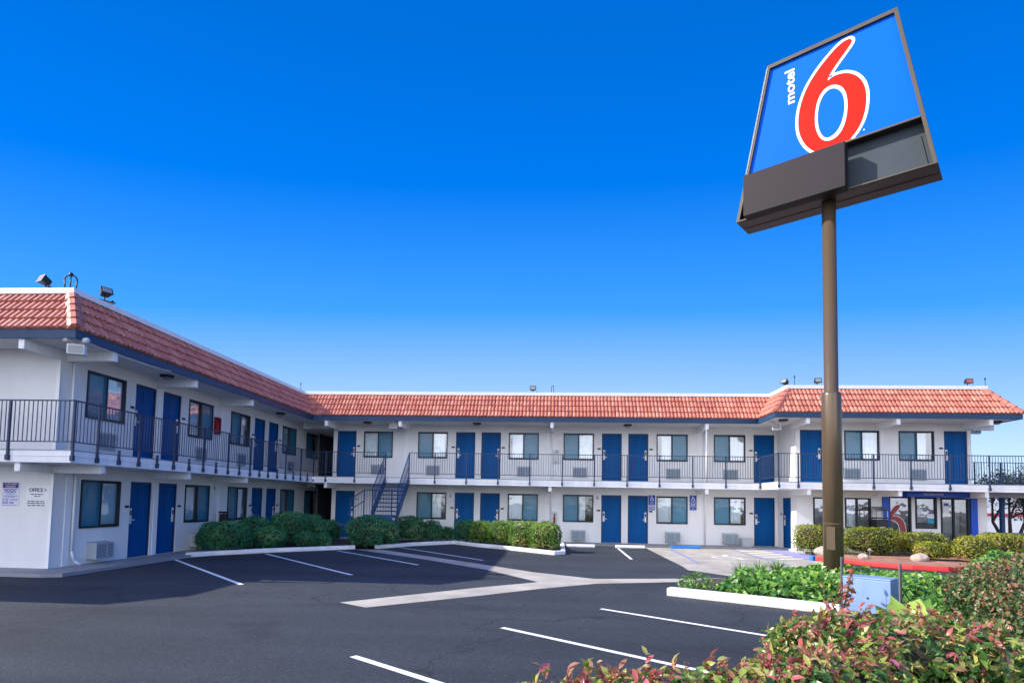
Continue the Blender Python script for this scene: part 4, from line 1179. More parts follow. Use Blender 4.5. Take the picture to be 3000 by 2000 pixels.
et.add([(uL(za) - .028, YF + .05, za), (uL(zb_) - .028, YF + .05, zb_), (uL(zb_) + .022, YF - .012, zb_), (uL(za) + .022, YF - .012, za), (uL(za) + .022, YF + .05, za), (uL(zb_) + .022, YF + .05, zb_)], [(0, 3, 2, 1), (3, 4, 5, 2), (0, 1, 5, 4), (0, 4, 3), (1, 2, 5)])
et.obj('edge_glint', M['cap'], cabo)  # angled white strip added; its colour stands for sun glint on the frame
face = MB().add([(uL(9.94) + fw, YF + .06, 9.94), (uR(9.94) - fw, YF + .06, 9.94), (uR(12.385) - fw, YF + .06, 12.385), (uL(12.385) + fw, YF + .06, 12.385)], [(0, 1, 2, 3)]).obj('face_panel', M['signblue'], sgn)
YR = YF + .24
rp = MB().add([(uL(8.86) + fw - .02, YR, 8.86), (uR(8.86) - fw + .02, YR, 8.86), (uR(9.93) - fw + .02, YR, 9.93), (uL(9.93) + fw - .02, YR, 9.93)], [(0, 1, 2, 3)]).obj('reader_panel', M['signrecess'], sgn)
tr = MB(); tr.beam((uR(8.95) - .17, YR - .012, 8.95), (uR(9.62) - .17, YR - .012, 9.62), .02, .02, (0, 1, 0)); tr.beam((.55, YR - .012, 8.95), (uR(8.95) - .18, YR - .012, 8.95), .02, .02)
tr.add([(uR(8.86) - fw, YF + .02, 8.86), (uR(9.90) - fw, YF + .02, 9.90), (uR(9.90) - fw, YR, 9.90), (uR(8.86) - fw, YR, 8.86)], [(0, 1, 2, 3)])
tr.add([(uL(8.86) + fw, YF + .02, 8.862), (uR(8.86) - fw, YF + .02, 8.862), (uR(8.86) - fw, YR, 8.862), (uL(8.86) + fw, YR, 8.862)], [(0, 1, 2, 3)])
tr.add([(uL(9.9) + fw, YF + .02, 9.898), (uR(9.9) - fw, YF + .02, 9.898), (uR(9.9) - fw, YR, 9.898), (uL(9.9) + fw, YR, 9.898)], [(0, 3, 2, 1)])
tr.obj('panel_trim', M['cab'], rp)
MB().box(-1.715, .472, YF - .26, YF + .04, 8.80, 9.805).obj('charcoal_panel', M['signpanel'], sgn, bevel=.012)
RED = [(0.561, 10.021), (0.662, 10.128), (0.755, 10.301), (0.818, 10.521), (0.843, 10.793), (0.825, 11.013), (0.754, 11.225), (0.635, 11.396), (0.483, 11.513), (0.328, 11.566), (0.186, 11.569), (0.066, 11.508), (0.113, 11.612), (0.188, 11.726), (0.284, 11.84), (0.396, 11.96), (0.506, 12.082), (0.575, 12.17), (0.582, 12.22), (0.555, 12.26), (0.509, 12.281), (0.4, 12.276), (0.257, 12.2), (0.105, 12.081), (-0.059, 11.933), (-0.225, 11.745), (-0.371, 11.528), (-0.472, 11.279), (-0.532, 11.041), (-0.555, 10.787), (-0.534, 10.551), (-0.468, 10.336), (-0.369, 10.147), (-0.244, 9.998)]
RING = [(0.215, 11.372), (0.356, 11.269), (0.441, 11.103), (0.475, 10.889), (0.471, 10.638), (0.421, 10.372), (0.326, 10.196), (0.215, 10.115), (0.072, 10.1), (-0.056, 10.188), (-0.142, 10.352), (-0.192, 10.558), (-0.196, 10.82), (-0.153, 11.098), (-0.059, 11.297), (0.071, 11.384)]
BLUE = [(0.23, 11.281), (0.354, 11.143), (0.408, 10.955), (0.417, 10.698), (0.36, 10.434), (0.264, 10.258), (0.121, 10.179), (0.025, 10.192), (-0.071, 10.323), (-0.127, 10.531), (-0.14, 10.796), (-0.095, 11.072), (0.005, 11.249), (0.119, 11.307)]
def smooth_poly(pts, it=2, keep=()):
    for _ in range(it):
        out = []
        n = len(pts)
        for i in range(n):
            a, b = Vector(pts[i]), Vector(pts[(i + 1) % n])
            out += [tuple(a.lerp(b, .25)), tuple(a.lerp(b, .75))]
        pts = out
    return pts
def poly_hole(name, outer, inner, y, m, parent):
    bm = bmesh.new(); ed = []
    for loop in (outer, inner):
        vs = [bm.verts.new((u, y, z)) for u, z in loop]
        for i in range(len(vs)): ed.append(bm.edges.new((vs[i], vs[(i + 1) % len(vs)])))
    bmesh.ops.triangle_fill(bm, use_beauty=True, use_dissolve=False, edges=ed, normal=(0, -1, 0))
    me = bpy.data.meshes.new(name); bm.to_mesh(me); bm.free(); me.materials.append(m)
    return link(name, me, parent)
def clip_low(pts, zc=9.945): return [(u, max(z, zc)) for u, z in pts]
redo = RED + [(-.17, 9.946), (.5, 9.946)]
redo_s = clip_low(smooth_poly(redo, 2), 9.946)
def dedupe(p):
    o = []
    for q in p:
        if not o or math.hypot(q[0] - o[-1][0], q[1] - o[-1][1]) > 1e-4: o.append(q)
    return o
white_o = dedupe(clip_low(grow(dedupe(redo_s), .062), 9.945))
poly_hole('numeral_outline', white_o, smooth_poly(BLUE), YF + .056, M['signwhite'], face)
poly_hole('numeral', dedupe(redo_s), smooth_poly(RING), YF + .052, M['signred'], face)
text_mesh('lettering', 'motel', .30, M['signwhite'], face, (-.715, YF + .055, 11.745), (R90, -R90, 0), bold=.006, sx=1.22)
MB().box(.77, .795, YF + .05, YF + .058, 10.06, 10.09).obj('mark', M['signwhite'], face)

# ------------------------------------------------------------------ vegetation
def leaf_template(kind):
    if kind == 'quad':       # tiny folded diamond
        v = np.array([(0, 0, 0), (-.35, .5, .08), (0, 1, 0), (.35, .5, .08)]); f = [(0, 3, 2, 1)]
    elif kind == 'long':     # photinia leaf, folded along the midrib and curling
        v = np.array([(0, 0, 0), (-.16, .28, .05), (0, .3, 0.01), (.16, .28, .05), (-.19, .62, .03), (0, .65, -.03), (.19, .62, .03), (0, 1, -.14)])
        f = [(0, 2, 1), (0, 3, 2), (1, 2, 5, 4), (2, 3, 6, 5), (4, 5, 7), (5, 6, 7)]
    elif kind == 'ivy':
        v = np.array([(0, 0, 0), (-.42, .18, .05), (-.30, .48, .02), (-.16, .62, .03), (0, 1, -.05), (.16, .62, .03), (.30, .48, .02), (.42, .18, .05), (0, .4, -.02)])
        f = [(8, 1, 0), (8, 2, 1), (8, 3, 2), (8, 4, 3), (8, 5, 4), (8, 6, 5), (8, 7, 6), (8, 0, 7)]
    elif kind == 'blade':
        v = np.array([(-.03, 0, 0), (.03, 0, 0), (-.025, .5, .02), (.025, .5, .02), (0, 1, -.12)])
        f = [(0, 1, 3, 2), (2, 3, 4)]
    return v, f

def leaves_mesh(name, pos, nrm, size, kind, m, rnd, jitter=.7, rs=RS, up=None, extra=None):
    """one mesh of many real leaves: pos (n,3), nrm outward (n,3); extra = more groups of the same arguments"""
    tv, tf = leaf_template(kind); k = len(tv)
    per = [i for f in tf for i in f]; fl = np.array([len(f) for f in tf])
    VV, LL, LN, RR = [], [], [], []; o = 0
    for pos, nrm, size, rnd, jitter, up in [(pos, nrm, size, rnd, jitter, up)] + (extra or []):
        n = len(pos)
        nr = nrm + jitter * rs.randn(n, 3); nr /= np.linalg.norm(nr, axis=1, keepdims=True) + 1e-9
        t = rs.randn(n, 3) if up is None else np.tile(np.array(up, float), (n, 1)) + .5 * rs.randn(n, 3)
        t -= (t * nr).sum(1, keepdims=True) * nr; t /= np.linalg.norm(t, axis=1, keepdims=True) + 1e-9
        s = np.cross(t, nr)
        sz = (size * (.5 + 1.0 * rs.rand(n)))[:, None, None]
        V = pos[:, None, :] + sz * (tv[None, :, 0:1] * s[:, None, :] + (tv[None, :, 1:2] - .3) * t[:, None, :] + tv[None, :, 2:3] * nr[:, None, :])
        VV.append(V.reshape(-1, 3)); LL.append(((np.arange(n) * k)[:, None] + np.array(per)[None, :]).reshape(-1) + o)
        LN.append(np.tile(fl, n)); RR.append(np.repeat(np.clip(rnd, 0, 1), len(tf))); o += n * k
    V = np.concatenate(VV); L = np.concatenate(LL); lens = np.concatenate(LN); R_ = np.concatenate(RR)
    st_ = np.concatenate(([0], np.cumsum(lens)[:-1]))
    me = bpy.data.meshes.new(name)
    me.vertices.add(len(V)); me.vertices.foreach_set('co', V.reshape(-1))
    me.loops.add(len(L)); me.loops.foreach_set('vertex_index', L.astype(np.int32))
    me.polygons.add(len(lens)); me.polygons.foreach_set('loop_start', st_.astype(np.int32))
    at = me.attributes.new('rnd', 'FLOAT', 'FACE'); at.data.foreach_set('value', R_.astype(np.float32))
    me.materials.append(m)
    me.update(calc_edges=True); me.validate()
    return me

def sup_dirs(n, rs):
    d = rs.randn(n, 3); d /= np.linalg.norm(d, axis=1, keepdims=True); return d

def blob_points(n, c, r, p, rs, lump=.08, seed=0, inner=.12):
    """points near the surface of a lumpy superellipsoid (p=2 round, p=5 boxy), upper part"""
    d = sup_dirs(int(n * 1.5), rs); d = d[d[:, 2] > -.75][:n]
    q = (np.abs(d) ** p).sum(1) ** (-1. / p)
    ph = np.random.RandomState(seed).rand(3, 3) * 6
    lm = sum(np.sin(d @ (np.random.RandomState(seed + 5 + i).randn(3) * (3 + 2.5 * i)) + ph[i, 0]) for i in range(3)) / 3
    rad = q * (1 + lump * lm) * (1 - inner * rs.rand(len(d)) ** 2 + .13 * rs.rand(len(d)) ** 7)
    pos = d * rad[:, None] * np.array(r) + np.array(c)
    nr = np.sign(d) * np.abs(d) ** (p - 1) / np.array(r); nr /= np.linalg.norm(nr, axis=1, keepdims=True)
    return pos, nr, d

def core_mesh(blobs, m, sc=.86):
    mb = MB()
    for i, (c, r, p) in enumerate(blobs):
        vs = []; nu, nv = 18, 9
        for a in range(nv + 1):
            th = math.pi * a / nv
            for b in range(nu):
                ph = 2 * math.pi * b / nu
                d = np.array((math.sin(th) * math.cos(ph), math.sin(th) * math.sin(ph), math.cos(th)))
                q = (np.abs(d) ** p).sum() ** (-1. / p) * sc * (1 + .06 * math.sin(5 * ph + a * 1.7))
                vs.append(tuple(d * q * np.array(r) + np.array(c)))
        fs = [(a * nu + b, a * nu + (b + 1) % nu, (a + 1) * nu + (b + 1) % nu, (a + 1) * nu + b) for a in range(nv) for b in range(nu)]
        mb.add(vs, fs)
    return mb.mesh('twigs', m, True)

SHN = [0]
def shrub(x, y, wd, dp, h, pw, m, label, dens=1., leaf=.06, z0=.07, rz=0., group=None, kind='quad', nblob=1, name='shrub', lump=.09, topbias=None, inner=.14):
    SHN[0] += 1; sd = SHN[0] * 13; rs = np.random.RandomState(sd)
    e = empty(name, (x, y, z0), rz, label, 'shrub', group)
    blobs = []
    if nblob == 1:
        blobs.append(((0, 0, h * .53), (wd / 2, dp / 2, h * .5), pw))
    else:
        for k in range(nblob):
            t = (k + .5) / nblob - .5
            blobs.append(((t * wd * .75 + rs.uniform(-.05, .05), rs.uniform(-.1, .1) * dp, h * (.50 + rs.uniform(-.05, .03))), (wd / nblob * .78, dp / 2 * rs.uniform(.85, 1.), h * .5 * rs.uniform(.9, 1.02)), pw))
    P, N, R_ = [], [], []
    for c, r, p in blobs:
        area = r[0] * r[1] + r[0] * r[2] + r[1] * r[2]
        n = int(area * 4.2 * dens / leaf ** 2 * 3.2)
        a, b, d = blob_points(n, c, r, p, rs, lump, sd, inner)
        P.append(a); N.append(b)
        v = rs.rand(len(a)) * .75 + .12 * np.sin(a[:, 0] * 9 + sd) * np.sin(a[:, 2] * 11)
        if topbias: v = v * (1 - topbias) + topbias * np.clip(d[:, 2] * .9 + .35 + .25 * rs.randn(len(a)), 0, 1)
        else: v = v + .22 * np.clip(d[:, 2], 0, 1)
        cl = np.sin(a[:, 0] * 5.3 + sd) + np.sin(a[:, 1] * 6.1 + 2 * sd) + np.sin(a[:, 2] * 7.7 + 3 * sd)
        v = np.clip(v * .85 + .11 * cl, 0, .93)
        woody = (cl > 1.1) & (d[:, 2] < .35) & (rs.rand(len(a)) < .65)
        v = np.where(woody, .97 + .03 * rs.rand(len(a)), v)
        R_.append(v)
    P = np.concatenate(P); N = np.concatenate(N); R_ = np.concatenate(R_)
    k = P[:, 2] > .01
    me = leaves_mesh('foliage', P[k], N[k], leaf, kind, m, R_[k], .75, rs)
    link('foliage', me, e)
    link('twigs', core_mesh(blobs, M['twig'], .76), e)
    stm = MB()
    for k in range(4):
        a = rs.rand() * 6.28; stm.tube((.04 * math.cos(a), .04 * math.sin(a), -.05), (wd * .2 * math.cos(a), dp * .2 * math.sin(a), h * .45), .02, .012, 6)
    stm.obj('stem', M['bark'], e)
    return e

GA = 'rounded shrubs in the shade of the left wing'
for x, y, wd, h, lab in [(1.20, -8.35, 1.62, .95, 'largest round shrub at the left end of the shaded bed'), (.95, -5.9, 1.25, 1.02, 'shaded shrub behind the ash bin side of the bed'),
                         (2.15, -7.15, 1.05, .78, 'shaded low shrub just right of the largest round one'), (2.15, -5.5, 1.5, 1.22, 'tallest shaded shrub in the middle of the left bed'),
                         (2.3, -3.9, .95, 1.12, 'shaded shrub before the dark passage opening'), (2.9, -4.35, 1.05, .90, 'shaded shrub at the right end of the left bed'),
                         (3.05, -6.15, .8, .55, 'smallest shaded shrub by the white kerb'), (2.65, -2.6, .8, .85, 'shaded shrub nearest the lower blue door by the stairs'), (1.85, -6.35, .9, .66, 'low shaded shrub tucked in the middle of the left bed'), (3.55, -5.75, .6, .5, 'low dark tuft of shrub at the kerb end by the gap')]:
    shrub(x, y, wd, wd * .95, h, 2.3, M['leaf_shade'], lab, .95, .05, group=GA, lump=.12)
GB = 'clipped shrubs before the long wing'
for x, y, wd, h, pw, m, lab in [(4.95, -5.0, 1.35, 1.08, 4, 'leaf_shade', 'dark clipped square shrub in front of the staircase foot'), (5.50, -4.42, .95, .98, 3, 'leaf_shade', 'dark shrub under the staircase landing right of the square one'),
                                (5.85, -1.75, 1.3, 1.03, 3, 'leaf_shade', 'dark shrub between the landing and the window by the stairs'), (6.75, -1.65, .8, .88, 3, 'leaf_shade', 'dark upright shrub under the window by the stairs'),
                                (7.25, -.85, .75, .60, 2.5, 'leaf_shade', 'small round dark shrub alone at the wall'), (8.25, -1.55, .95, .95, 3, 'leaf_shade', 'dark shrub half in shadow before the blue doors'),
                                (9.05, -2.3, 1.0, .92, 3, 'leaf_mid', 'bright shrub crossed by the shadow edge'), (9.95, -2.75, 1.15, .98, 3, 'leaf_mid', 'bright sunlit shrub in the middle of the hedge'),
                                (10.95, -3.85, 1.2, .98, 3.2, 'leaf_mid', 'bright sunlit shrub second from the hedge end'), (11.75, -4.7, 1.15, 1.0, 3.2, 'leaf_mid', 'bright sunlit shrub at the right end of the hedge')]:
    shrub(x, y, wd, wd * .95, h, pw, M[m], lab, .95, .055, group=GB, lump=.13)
GC = 'yellow green hedges before the office'
for x, y, wd, dp, h, pw, lab, rz in [(22.15, -3.35, 1.35, 1.0, 1.02, 5, 'boxy hedge left of the sign pole before the side door', 0), (24.05, -3.75, 1.95, 1.0, 1.0, 5, 'long boxy hedge right of the sign pole before the office', 0),
                                     (26.1, -3.6, 1.6, .9, .85, 4.5, 'flat topped hedge before the red numeral door', 0), (25.3, -5.5, 1.15, .95, .62, 2.6, 'low spreading yellow shrub beside the boulder', 0),
                                     (26.3, -6.1, 1.3, 1.1, .85, 2.8, 'rounded yellow shrub in front of the lobby entrance', 0), (28.2, -4.6, 1.5, .95, .92, 4, 'flat hedge behind the rounded yellow shrub', 0), (30.3, -3.4, 1.9, .9, .82, 4.5, 'brownish boxy hedge at the right edge of the gravel bed', 0)]:
    shrub(x, y, wd, dp, h, pw, M['leaf_yel'], lab, .9, .055, .1, rz, GC, lump=.07, inner=.2)

GD = 'red tipped hedges in the foreground'
def big_hedge(blobs, label, m, leaf, dens, topbias, seed, name='hedge', kind='long', inner=.30):
    rs = np.random.RandomState(seed); e = empty(name, (blobs[0][0][0], blobs[0][0][1], .05), 0, label, 'hedge', GD)
    ox, oy = blobs[0][0][0], blobs[0][0][1]
    P, N, R_ = [], [], []; loc = []
    for c, r, p in blobs:
        cc = (c[0] - ox, c[1] - oy, c[2] - .05); loc.append((cc, r, p))
        area = r[0] * r[1] + r[0] * r[2] + r[1] * r[2]
        n = int(area * 4.2 * dens / leaf ** 2 * 5)
        a, b, d = blob_points(n, cc, r, p, rs, .10, seed, inner)
        v = rs.rand(len(a)) * .55
        hgt = (a[:, 2] - cc[2]) / r[2]
        pat = .5 + .5 * np.sin(a[:, 0] * 7 + seed) * np.cos(a[:, 1] * 6.1 + seed)
        v = np.where(rs.rand(len(a)) < np.clip(topbias * (hgt * .8 + .25) * (.6 + .6 * pat), 0, .92), .5 + .5 * rs.rand(len(a)), v)
        # new shoots stand up at the top
        P.append(a); N.append(b); R_.append(v)
    P = np.concatenate(P); N = np.concatenate(N); R_ = np.concatenate(R_)
    k = P[:, 2] > 0
    # upright young shoots with leaf pairs
    top = np.where(N[:, 2] > .55)[0]; pick = rs.choice(top, min(len(top), 130), False)
    sp, sn, sv = [], [], []; stm = MB()
    for i in pick:
        b = P[i]; hgt = rs.uniform(.03, .11) * leaf / .07; lean = rs.randn(2) * .25
        tip = b + np.array((lean[0] * hgt, lean[1] * hgt, hgt))
        stm.tube(tuple(b), tuple(tip), .003, .0015, 4, False)
        for q in range(6):
            t = (q + 1) / 6; sp.append(b + (tip - b) * t); a_ = rs.rand() * 6.28
            sn.append((math.cos(a_), math.sin(a_), .9)); sv.append(.34 + .66 * rs.rand())
    ex = [(np.array(sp), np.array(sn), leaf * .85, np.array(sv), .3, (0, 0, 1))] if kind == 'long' else None
    link('foliage', leaves_mesh('foliage', P[k], N[k] * .8 + np.array((0, 0, .25)), leaf, kind, m, R_[k], .8, rs, extra=ex), e)
    link('twigs', core_mesh(loc, M['twig'], .55), e)
    if kind == 'long': tag(stm.obj('shoot', M['twig'], e), kind='stuff')
    for k in range(14):
        c, r, p = loc[rs.randint(len(loc))]; a = rs.rand() * 6.28
        MB().tube((c[0] + .1 * math.cos(a), c[1] + .1 * math.sin(a), -.05), (c[0] + r[0] * .7 * math.cos(a), c[1] + r[1] * .7 * math.sin(a), c[2] + r[2] * .55), .014, .006, 6).obj('stem', M['bark'], e)
    return e
big_hedge([((15.5, -20.75, .34), (1.12, .80, .38), 2.6), ((14.78, -20.95, .32), (.55, .6, .36), 2.4), ((16.35, -20.6, .32), (.6, .6, .34), 2.4)], 'red tipped broadleaf hedge mound nearest below the pole sign', M['leaf_red'], .100, .95, .34, 101)
big_hedge([((13.0, -22.75, .29), (.95, .42, .34), 2.5), ((13.95, -22.25, .29), (.55, .42, .34), 2.4), ((12.25, -23.15, .28), (.65, .4, .33), 2.4), ((14.6, -21.9, .28), (.5, .4, .33), 2.4)], 'low red tipped hedge strip along the bottom edge', M['leaf_red'], .105, .95, .52, 102)
big_hedge([((18.7, -18.7, .62), (1.15, .9, .55), 2.5), ((18.05, -19.45, .48), (.62, .65, .46), 2.4), ((19.9, -18.1, .75), (1.1, .9, .6), 2.5), ((17.75, -20.2, .42), (.60, .65, .46), 2.4)], 'tall mottled privet hedge at the right edge', M['leaf_small'], .050, .62, .75, 103, kind='quad', inner=.3)

# ivy: ground cover nobody could count
def ground_cover(name, poly, hfun, n, leaf, m, label, seed, kind='ivy'):
    rs = np.random.RandomState(seed); xs = [p[0] for p in poly]; ys = [p[1] for p in poly]
    pts = []
    def inside(x, y):
        c = False; j = len(poly) - 1
        for i in range(len(poly)):
            if (poly[i][1] > y) != (poly[j][1] > y) and x < (poly[j][0] - poly[i][0]) * (y - poly[i][1]) / (poly[j][1] - poly[i][1]) + poly[i][0]: c = not c
            j = i
        return c
    while len(pts) < n:
        x = rs.uniform(min(xs), max(xs)); y = rs.uniform(min(ys), max(ys))
        if inside(x, y): pts.append((x, y))
    pts = np.array(pts)
    def edge(x, y):
        dm = 9
        for i in range(len(poly)):
            a = np.array(poly[i]); b = np.array(poly[(i + 1) % len(poly)]); ab = b - a
            t = np.clip(((np.array((x, y)) - a) @ ab) / (ab @ ab), 0, 1); dm = min(dm, np.linalg.norm(a + t * ab - (x, y)))
        return dm
    ed = np.array([edge(*p) for p in pts])
    H = np.array([hfun(*p) for p in pts]) * np.clip(ed / .35, .25, 1) ** .6
    z = .06 + H * (1 - .75 * rs.rand(n) ** 2.2)
    P = np.column_stack([pts, z])
    nr = np.tile(np.array((-.15, -.45, .8)), (n, 1))
    rnd = rs.rand(n) * .7 + .25 * (z / max(.1, H.max()))
    o = link(name, leaves_mesh(name, P, nr, leaf, kind, m, rnd, .55, rs))
    tag(o, label, 'ground cover', kind='stuff')
    return o
def hA(x, y): return .40 + .10 * math.sin(x * 2.6 + 1) * math.cos(y * 2.1) + .06 * math.sin(x * 6 + y * 5)
ground_cover('ivy', [(15.3, -14.95), (16.2, -15.5), (17.3, -16.25), (18.0, -16.4), (19.6, -15.6), (20.6, -14.2), (20.0, -12.6), (18.2, -12.3), (16.6, -13.2), (15.8, -13.9)], hA, 9000, .10, M['leaf_ivy'], 'glossy green ivy around the foot of the sign pole', 201)
def hB(x, y): return .36 + .40 * max(0., min(1., (x - 19.6) / 2)) + .10 * math.sin(x * 2.2) * math.cos(y * 2.7) + .05 * math.sin(x * 7 + y * 4)
ground_cover('ivy', [(18.0, -16.6), (18.4, -17.6), (19.5, -17.8), (23, -16.2), (25.0, -14.5), (24.5, -12.6), (22.6, -12.0), (20.9, -13.4), (19.8, -15.2)], hB, 12500, .105, M['leaf_ivy'], 'green ivy mound right of the blue utility cabinet', 202)

def leafy_plant(x, y, wd, h, leaf, n, m, label, seed, kind='quad'):
    rs = np.random.RandomState(seed); e = empty('leafy_plant', (x, y, .09), 0, label, 'plant')
    a, b, d = blob_points(n, (0, 0, h * .45), (wd / 2, wd / 2, h * .55), 2, rs, .15, seed, .4)
    k = a[:, 2] > 0
    link('foliage', leaves_mesh('foliage', a[k], b[k] + np.array((0, 0, .3)), leaf, kind, m, rs.rand(k.sum()), .8, rs), e)
    for q in range(6):
        an = rs.rand() * 6.28; MB().tube((0, 0, -.03), (.35 * wd * math.cos(an), .35 * wd * math.sin(an), h * .7), .008, .004, 5).obj('stem', M['twig'], e)
leafy_plant(15.02, -14.55, .72, .36, .07, 420, M['leaf_ivy'], 'small leafy plant alone behind the thick white kerb', 301, 'long')
def strap_plant(x, y, n, L, label, seed):
    rs = np.random.RandomState(seed); e = empty('strap_plant', (x, y, .09), 0, label, 'plant')
    mb = MB()
    for k in range(n):
        a = rs.rand() * 6.28; l = L * rs.uniform(.6, 1.1); lean = rs.uniform(.15, .75); w_ = .018
        d = Vector((math.cos(a), math.sin(a), 0)); s = Vector((-d.y, d.x, 0)) * w_
        prev = None
        for q in range(5):
            t = q / 4; p = d * (l * lean * t * t) + Vector((0, 0, l * (t - .35 * lean * t * t))) + d * .04
            cur = (p - s * (1 - t * .9), p + s * (1 - t * .9))
            if prev: mb.add([prev[0], prev[1], cur[1], cur[0]], [(0, 1, 2, 3)], 0, .2 + .7 * rs.rand())
            prev = cur
    mb.obj('leaf_blades', M['leaf_ivy'], e)
    MB().lathe([(.05, -.02), (.06, .05), (.02, .1)], 8).obj('crown', M['twig'], e)
for x, y, lab, sd in ((16.25, -13.55, 'spiky strap leaved plant at the left end of the ivy', 311), (16.85, -13.0, 'taller spiky plant behind the ivy left of the pole', 312), (17.45, -12.5, 'spiky plant rising just left of the sign pole', 313)):
    strap_plant(x, y, 120, .58, lab, sd)
dr_ = empty('dry_shrub', (16.22, -18.15, .09), 0, 'withered red and tan sprig left of the utility cabinet', 'plant')
rs = np.random.RandomState(401); P = []; st_ = MB()
for k in range(9):
    a = rs.rand() * 6.28; tip = np.array((.22 * math.cos(a), .22 * math.sin(a), rs.uniform(.55, 1.02))); st_.tube((0, 0, -.03), tuple(tip), .007, .003, 5)
    for q in range(9): P.append(tip * (.45 + .55 * rs.rand()) + rs.randn(3) * .02)
st_.obj('stem', M['twig'], dr_)
P = np.array(P); link('foliage', leaves_mesh('foliage', P, np.tile((0, -.5, .5), (len(P), 1)), .10, 'long', M['dry'], rs.rand(len(P)), .9, rs), dr_)
bl_ = empty('broadleaf_weed', (16.75, -18.85, .09), 0, 'bright broad leaves in front of the utility cabinet', 'plant')
P = np.array([(-.10, -.05, .42), (.10, -.08, .45), (.24, -.02, .38), (-.22, .02, .34), (.02, .05, .36)])
link('foliage', leaves_mesh('foliage', P, np.tile((-.1, -.5, .8), (5, 1)), .30, 'ivy', M['leaf_ivy'], np.array([.9, .95, .75, .6, .7]), .25, rs), bl_)
for p in P: MB().tube((0, 0, -.03), tuple(p), .008, .006, 5).obj('stem', M['leaf_ivy'], bl_)

# utility cabinet, sign stakes, small fittings in the beds
uc = empty('utility_cabinet', (16.78, -17.85, .05), math.atan2(-.68, .733) , 'pale blue utility cabinet standing in the ivy', 'utility cabinet')
MB().box(-.33, .33, -.02, .40, 0, .74).obj('body', M['cabinet'], uc, bevel=.012)
MB().box(-.332, .332, -.023, .403, .74, .765).obj('lid', M['cabinet'], uc, bevel=.01)
MB().tube((.02, -.016, .46), (.02, -.03, .46), .014).obj('bolt', M['black'], uc)
for x, y, h, lab, nm in ((17.05, -18.25, 1.02, 'bare metal stake right of the utility cabinet', 'a'), (16.72, -17.2, 1.02, 'bare metal stake between pole and utility cabinet', 'b')):
    e = empty('metal_stake', (x, y, .05), .4, lab, 'stake', 'bare sign stakes in the ivy')
    MB().box(-.014, .014, -.004, .004, 0, h).obj('web', M['steel'], e)
    f = MB(); f.box(-.02, -.014, -.016, .004, 0, h); f.box(.014, .02, -.016, .004, 0, h); f.obj('flange', M['steel'], e)

def rock(x, y, r, label, seed):
    rs = np.random.RandomState(seed); bm = bmesh.new(); bmesh.ops.create_icosphere(bm, subdivisions=3, radius=1)
    ks = rs.randn(6, 3); ks /= np.linalg.norm(ks, axis=1, keepdims=True)
    for v in bm.verts:
        d = np.array(v.co); cut = min([1.] + [(.78 + .18 * rs_) / max(1e-3, d @ k) for k, rs_ in zip(ks, (.1, .5, .9, .3, .7, .2)) if d @ k > .3])
        s = min(1., cut) * (1 + .04 * math.sin(7 * d[0] + 5 * d[1] + seed))
        v.co = Vector(d * s * np.array((r * 1.15, r * .9, r * .75)))
    me = bpy.data.meshes.new('boulder'); bm.to_mesh(me); bm.free(); me.materials.append(M['rock'])
    tag(link('boulder', me, None, (x, y, .10 + r * .4)), label, 'boulder', 'boulders in the gravel bed')
rock(22.0, -4.6, .30, 'pale boulder left of the sign pole by the ramp', 1)
rock(24.5, -6.1, .25, 'pinkish boulder in the gravel before the low yellow shrub', 2)
rock(22.9, -5.6, .16, 'small dark rock right of the pole on the gravel', 3)
pl_ = empty('path_light', (23.25, -5.35, .1), 0, 'small black mushroom garden light on the gravel', 'garden light')
MB().tube((0, 0, 0), (0, 0, .30), .014).obj('spike', M['steel'], pl_); MB().lathe([(.03, .24), (.07, .28), (.07, .30), (.01, .36)], 12).obj('lamp_head', M['lens'], pl_)

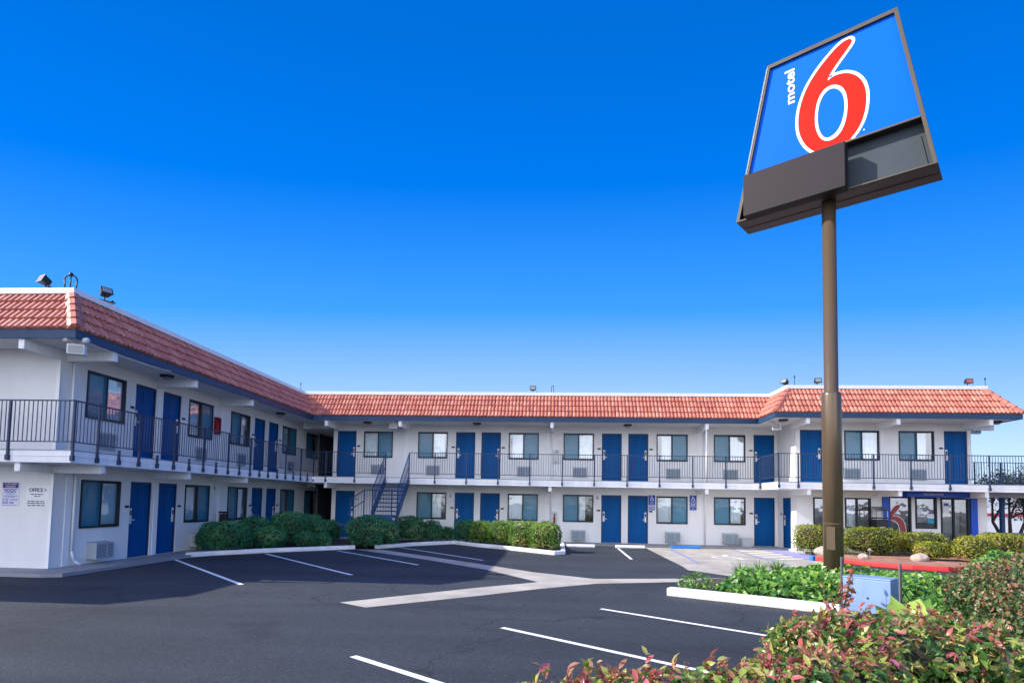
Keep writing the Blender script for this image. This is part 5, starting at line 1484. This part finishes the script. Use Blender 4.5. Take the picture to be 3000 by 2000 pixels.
# ------------------------------------------------------------------ things beyond the right end
def tree(x, y, trunks, crown, n, leaf, m, label, seed, bias=0):
    rs = np.random.RandomState(seed); e = empty('tree', (x, y, 0), 0, label, 'tree', 'trees beyond the right end')
    tk = MB(); tips = []
    def limb(p, d, L, r, lv):
        q = p + d * L; tk.tube(p, q, r, r * .68, 7)
        if lv == 0: tips.append(q); return
        for k in range(3 if lv > 1 else 4):
            nd = (d + Vector(rs.randn(3)) * .45 + Vector((0, 0, .12))).normalized(); limb(q, nd, L * rs.uniform(.55, .8), r * .6, lv - 1)
            tips.append(q + nd * L * .4)
    for a, b in trunks: limb(Vector(a), Vector(b).normalized(), 1.5, .10, 3)
    tk.obj('trunk', M['bark'], e)
    tips = np.array([tuple(t) for t in tips]); P = tips[rs.randint(len(tips), size=n)] + rs.randn(n, 3) * crown
    link('crown', leaves_mesh('crown', P, rs.randn(n, 3), leaf, 'long', m, rs.rand(n), .5, rs), e)
tree(34.3, 3.4, [((0, 0, 0), (-.55, 0, 1)), ((.1, 0, 0), (.05, .1, 1)), ((.25, 0, 0), (.55, .2, 1))], .28, 2600, .14, M['leaf_dark'], 'dark multi trunk tree behind the balcony end', 501)
tree(38.5, 6.5, [((0, 0, 0), (-.2, 0, 1)), ((.2, 0, 0), (.3, .2, 1))], .34, 4200, .16, M['leaf_plum'], 'purple leaved plum tree seen above the end balcony', 502)
tree(42.0, 9.5, [((0, 0, 0), (-.35, 0, 1)), ((.2, 0, 0), (.25, .2, 1))], .34, 3600, .17, M['leaf_plum'], 'purple leaved plum tree farther right behind the balcony', 503)
bgb = empty('far_building', (45, 26, 0), 0, 'low white building with a red stripe seen beyond the balcony', 'building')
MB().box(0, 34, 0, 12, 0, 3.4).obj('wall', M['bgwall'], bgb); MB().box(-.05, 34.05, -.05, 12.05, 1.35, 1.62).obj('stripe', M['bgred'], bgb); MB().box(-.2, 34.2, -.2, 12.2, 3.4, 3.6).obj('roof', M['cap'], bgb)
gp = empty('gallery_post', (31.15, -.6, 0), 0, 'teal steel post holding the end gallery', 'post')
MB().box(-.07, .07, -.07, .07, 0, 2.42).obj('shaft', M['stair'], gp); MB().box(-.14, .14, -.14, .14, 0, .03).obj('base_plate', M['steel'], gp)
fe = empty('pipe_fence', (31.5, 1.5, 0), 0, 'low grey pipe rail beyond the right end of the motel', 'fence')
MB().tube((-1.5, 0, .82), (14, 0, .82), .03).obj('rail', M['steel'], fe)
for x in (-1.2, 1.4, 4.0, 6.6, 9.2): MB().tube((x, 0, 0), (x, 0, .82), .03).obj('post', M['steel'], fe)
